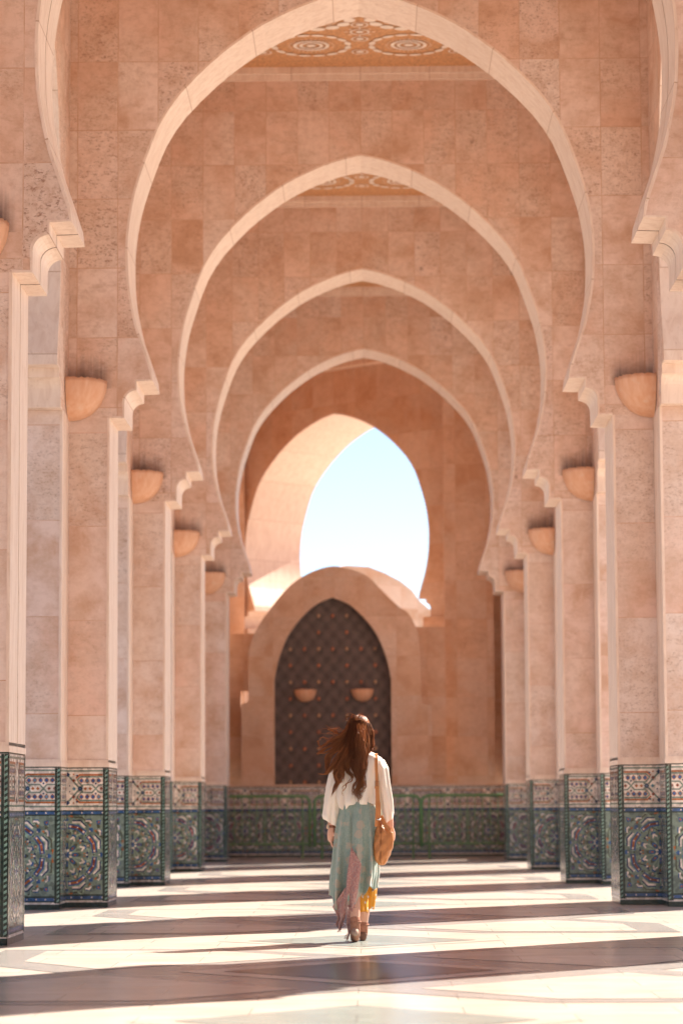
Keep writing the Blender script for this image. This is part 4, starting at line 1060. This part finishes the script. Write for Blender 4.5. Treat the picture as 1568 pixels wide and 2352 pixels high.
MAIN = [
 # back mass falling from the crown
 ([(560, 300, -.03), (540, 420, -.07), (520, 540, -.10), (480, 640, -.13), (452, 740, -.14), (440, 800, -.14)], .036, 170),
 ([(590, 280, -.04), (570, 420, -.08), (555, 560, -.12), (530, 650, -.14), (520, 720, -.15), (560, 780, -.15)], .040, 200),
 ([(615, 270, -.05), (605, 420, -.09), (590, 560, -.13), (590, 680, -.15), (610, 780, -.16), (600, 870, -.155)], .042, 260),
 ([(640, 280, -.05), (640, 420, -.09), (630, 560, -.13), (625, 670, -.15), (640, 760, -.155), (625, 840, -.155), (585, 890, -.15), (608, 965, -.15)], .038, 240),
 ([(660, 290, -.04), (672, 420, -.08), (668, 540, -.11), (655, 640, -.13), (650, 720, -.14), (630, 800, -.15)], .034, 200),
 ([(690, 300, -.02), (712, 400, -.04), (712, 470, -.05), (690, 540, -.08), (668, 600, -.11), (660, 660, -.12)], .028, 170),
 ([(695, 300, .02), (726, 390, .02), (728, 450, .02), (708, 520, .0), (690, 560, -.03)], .020, 110),
 # swept to the left by the wind
 ([(555, 290, -.02), (500, 380, -.04), (440, 450, -.06), (370, 500, -.07), (300, 530, -.07), (245, 575, -.07)], .022, 120),
 ([(560, 290, -.02), (490, 370, -.03), (430, 395, -.04), (385, 365, -.05), (350, 352, -.05)], .016, 60),
 ([(560, 300, -.02), (480, 400, -.05), (400, 440, -.06), (330, 480, -.06), (270, 520, -.06)], .022, 110),
 ([(560, 310, -.02), (500, 430, -.06), (440, 520, -.08), (390, 560, -.09), (345, 600, -.09), (335, 680, -.09), (350, 740, -.09)], .022, 120),
 ([(560, 320, -.02), (520, 460, -.07), (460, 570, -.10), (420, 640, -.12), (370, 700, -.12), (320, 742, -.11), (270, 738, -.10)], .022, 120),
 ([(560, 320, -.03), (530, 460, -.08), (480, 590, -.11), (440, 680, -.13), (420, 740, -.14), (440, 800, -.14), (415, 850, -.14), (385, 910, -.14)], .022, 130),
 ([(570, 330, -.03), (540, 480, -.08), (500, 600, -.12), (465, 700, -.14), (470, 760, -.14), (455, 820, -.14)], .026, 130),
 ([(530, 330, -.02), (470, 430, -.05), (430, 500, -.07), (380, 530, -.08), (310, 560, -.08), (262, 560, -.08)], .016, 70),
]
for q_, (path, wd, ct) in enumerate(MAIN): lock(path, wd*(1.35 if q_ > 6 else 1.1), int(ct*(1.6 if q_ > 6 else 1.1)), r0=.0010, hue=(.0, .55) if q_ < 6 else (.25, .95), wave=.004, wf=1.8, curl=.006, curlf=1.6)
ENDS = [
 ([(600, 720, -.16), (640, 790, -.165), (655, 840, -.16), (640, 890, -.16), (622, 910, -.155)], .012, 40), ([(560, 740, -.15), (540, 800, -.155), (500, 830, -.155), (478, 880, -.15), (474, 935, -.15)], .010, 34),
 ([(610, 780, -.16), (570, 830, -.16), (560, 880, -.155), (560, 925, -.15)], .012, 36), ([(640, 640, -.13), (600, 625, -.15), (560, 622, -.155), (640, 650, -.16), (672, 610, -.15)], .010, 34),
 ([(640, 700, -.15), (672, 690, -.155), (650, 720, -.165), (610, 730, -.165), (660, 770, -.16)], .012, 40), ([(600, 850, -.155), (612, 900, -.155), (620, 940, -.15), (600, 985, -.15)], .010, 40),
 ([(470, 760, -.14), (440, 790, -.145), (420, 830, -.145), (400, 870, -.145), (380, 940, -.14)], .008, 26), ([(660, 760, -.15), (668, 830, -.15), (650, 890, -.15), (640, 905, -.15)], .006, 16),
 ([(300, 520, -.07), (262, 470, -.07), (272, 450, -.07)], .010, 16), ([(350, 440, -.06), (300, 420, -.06), (270, 445, -.06)], .012, 18), ([(320, 742, -.11), (350, 720, -.11), (372, 690, -.11)], .012, 26),
 ([(440, 400, -.05), (400, 350, -.05), (380, 360, -.05)], .012, 18), ([(590, 260, -.02), (520, 240, -.01), (505, 270, -.01), (520, 290, -.02)], .010, 26),
]
for path, wd, ct in ENDS: lock(path, wd, ct, r0=.0009, hue=(.1, .8), wave=.003, wf=1.4, spread_end=.35)
for i in range(110):    # flyaway strands that catch the sun, its glow also put into their golden hue
    if i < 45: b = (rg.uniform(560, 680), rg.uniform(250, 275), rg.uniform(-.03, .06)); e = (b[0]+rg.uniform(-110, 50), b[1]-rg.uniform(-30, 30), b[2]); mid = ((b[0]+e[0])/2, min(b[1], e[1])-rg.uniform(8, 26), b[2])
    elif i < 80: b = (rg.uniform(380, 520), rg.uniform(340, 480), -.05); e = (b[0]-rg.uniform(40, 140), b[1]+rg.uniform(-60, 40), -.06); mid = ((b[0]+e[0])/2, (b[1]+e[1])/2+rg.uniform(-20, 20), -.06)
    else: b = (rg.uniform(700, 730), rg.uniform(330, 520), .02); e = (b[0]+rg.uniform(4, 20), b[1]+rg.uniform(10, 60), .02); mid = ((b[0]+e[0])/2+rg.uniform(0, 10), (b[1]+e[1])/2, .02)
    strand([Z3(*b), Z3(*mid), Z3(*e)], .0009, rg.uniform(.8, 1.0), seg=10, wave=.0006, wf=.7, frizz=.0003)
for i in range(60):    # curls down the middle of the back, sunlight put into their paler hue
    x = rg.gauss(635, 22); z = rg.uniform(300, 420); L = rg.uniform(120, 330); y0 = -.105-(z-300)*.0001
    pts = [Z3(x+rg.gauss(0, 7)*(j > 0), z+L*j/6, y0-.055*min(1, (z+L*j/6-300)/400)) for j in range(7)]; strand(pts, .0011, rg.uniform(.7, 1.0), seg=18, wave=.0035, wf=2.2)
link('hair', bm, M_HAIR, woman, uv=False)

# shoulder bag
def mat_leather():
    t = NT('tan_leather'); P = pos(t); n = t.noise(P, 9, 6, .6); f = t.noise(P, 160, 4, .6); t.bump(t.math('ADD', f, t.math('MULTIPLY', n, 1.5)), .3, .003)
    return t.out(t.mix(t.ramp(n, [(.35, 0.0), (.7, 1.0)]), (.42, .16, .048), (.53, .23, .08)), .5, .35)
M_LEA = mat_leather()
bag = thing('shoulder_bag', 'slouchy tan leather bag hanging by a long strap from the walking woman\'s right shoulder', 'bag', (WX, WY, .006))
TG = [(1150, 772, 798, .012), (1180, 765, 815, .022), (1215, 756, 868, .036), (1250, 748, 906, .044), (1300, 740, 911, .052), (1370, 734, 903, .058), (1430, 735, 882, .058), (1480, 745, 858, .050), (1512, 765, 842, .034), (1526, 785, 825, .014)]
bm = bmesh.new(); rr = []
for j in range(41):
    zy = 1150+(1526-1150)*j/40; L, Rr, ry = prof(TG, zy); cx = (L+Rr)/2; rx = (Rr-L)/2*K; ring = []
    for k in range(60):
        th = 2*pi*k/60; cs, sn = cos(th), sin(th); wr = .004*sin(zy*.05+cs*6)*(1 if sn < 0 else .3)*min(1, ry/.04)+.003*sin(zy*.02-cs*9)
        seam = .004*math.exp(-((cx+rx/K*cs-(800-(zy-1150)*.02))/4.0)**2) if sn < 0 else 0
        ring.append(bm.verts.new(Z3(cx, zy, -.085)+Vector((rx*cs, ry*math.copysign(abs(sn)**.8, sn)+(wr+seam if sn < 0 else -wr), 0))))
    rr.append(ring)
for a, b in zip(rr, rr[1:]):
    for k in range(60): bm.faces.new([a[k], a[(k+1) % 60], b[(k+1) % 60], b[k]])
bm.faces.new(rr[0][::-1]); bm.faces.new(rr[-1]); link('pouch', bm, M_LEA, bag, smooth=True)
M_STITCH = mat_plain('dark_stitching', (.20, .075, .025), .7, .2); M_STEEL = mat_plain('polished_steel', (.6, .58, .55), .25, .5, .05, metal=1.0)
bm = bmesh.new()
for dx in (-4, 4):
    pts = []
    for j in range(24):
        zy = 1170+j*14.5; L, Rr, ry = prof(TG, zy); cx = (L+Rr)/2; rx = (Rr-L)/2; c = max(-1, min(1, (800+dx-(zy-1150)*.02-cx)/rx)); pts.append(Z3(800+dx-(zy-1150)*.02, zy, -.0865-ry*max(0, 1-c*c)**.4))
    tube(bm, pts, .0013, 5)
link('stitching', bm, M_STITCH, bag)
def ribbon(bm, pts, wd, th, side=Vector((1, 0, 0))):
    prev = None
    for i, p in enumerate(pts):
        p = Vector(p); d = (Vector(pts[min(i+1, len(pts)-1)])-Vector(pts[max(i-1, 0)])).normalized(); s = (side-d*side.dot(d)).normalized(); n_ = s.cross(d)
        ring = [bm.verts.new(p+s*a*wd/2+n_*b*th/2) for a, b in ((-1, -1), (1, -1), (1, 1), (-1, 1))]
        if prev:
            for k in range(4): bm.faces.new([prev[k], prev[(k+1) % 4], ring[(k+1) % 4], ring[k]])
        else: bm.faces.new(ring[::-1])
        prev = ring
    bm.faces.new(prev)
bm = bmesh.new(); ribbon(bm, [Z3(762, 600, .10), Z3(762, 578, .07), Z3(762, 566, .02), Z3(762, 572, -.05), Z3(763, 610, -.095), Z3(764, 700, -.118), Z3(766, 830, -.130), Z3(768, 950, -.138), Z3(768, 1060, -.142), Z3(764, 1130, -.140), Z3(758, 1195, -.132)], .0225, .004); 
ribbon(bm, [Z3(762, 600, .10), Z3(768, 760, .11), Z3(776, 900, .08), Z3(786, 1040, .0), Z3(790, 1140, -.06)], .0225, .004); link('strap', bm, M_LEA, bag)
bm = bmesh.new(); ribbon(bm, [Z3(774, 870, -.137), Z3(780, 960, -.145), Z3(786, 1050, -.150), Z3(786, 1148, -.150)], .018, .004); link('strap', bm, M_LEA, bag)
bm = bmesh.new(); q = [Z3(752, 806, -.134), Z3(783, 806, -.134), Z3(783, 846, -.136), Z3(752, 846, -.136), Z3(752, 806, -.134)]; tube(bm, q, .0022, 6); tube(bm, [Z3(767, 806, -.136), Z3(767, 846, -.139)], .0015, 6); link('buckle', bm, mat_plain('bronze_buckle', (.20, .10, .05), .4, .5, metal=.6), bag)
bm = bmesh.new(); ribbon(bm, [Z3(748, 858, -.134), Z3(786, 858, -.134)], .020, .005, Vector((0, 0, 1))); link('keeper', bm, M_LEA, bag)
bm = bmesh.new(); tube(bm, [Z3(767, 1134, -.153), Z3(797, 1134, -.153)], .0062, 10); link('ring', bm, M_STEEL, bag, smooth=True)
bm = bmesh.new(); ribbon(bm, [Z3(800, 1105, -.10), Z3(815, 1140, -.115), Z3(838, 1185, -.125), Z3(880, 1225, -.118), Z3(906, 1218, -.09)], .030, .004, Vector((0, .3, 1))); link('rim', bm, M_LEA, bag)

# wrist watch
wt = thing('wrist_watch', 'wrist watch with pale round dial and brown leather strap on the walking woman\'s left wrist', 'watch', (WX, WY, .006))
bm = bmesh.new(); c = Z3(376, 1193, .02); n = 28
rg2 = [[bm.verts.new(c+Vector((cos(2*pi*k/n)*(.0285+dr), sin(2*pi*k/n)*(.0285+dr), dz))) for k in range(n)] for dr, dz in ((-.001, -.009), (.0025, -.009), (.0025, .009), (-.001, .009))]
for i in range(4):
    a, b = rg2[i], rg2[(i+1) % 4]
    for k in range(n): bm.faces.new([a[k], a[(k+1) % n], b[(k+1) % n], b[k]])
link('strap', bm, mat_plain('brown_strap', (.22, .065, .025), .5, .4), wt)
bm = bmesh.new(); bmesh.ops.create_cone(bm, cap_ends=True, segments=32, radius1=.019, radius2=.0185, depth=.008, matrix=Matrix.Translation(c+Vector((-.0255, -.020, 0))) @ Matrix.Rotation(radians(52), 4, 'Z') @ Matrix.Rotation(radians(90), 4, 'X'))
cs = link('case', bm, mat_plain('rose_gold', (.62, .40, .28), .3, .5, .05, metal=.8), wt)
bm = bmesh.new(); bmesh.ops.create_cone(bm, cap_ends=True, segments=32, radius1=.0165, radius2=.0165, depth=.0095, matrix=Matrix.Translation(c+Vector((-.0255, -.020, 0))) @ Matrix.Rotation(radians(52), 4, 'Z') @ Matrix.Rotation(radians(90), 4, 'X'))
link('dial', bm, mat_plain('pale_dial', (.72, .62, .5), .4, .4, .05), wt)
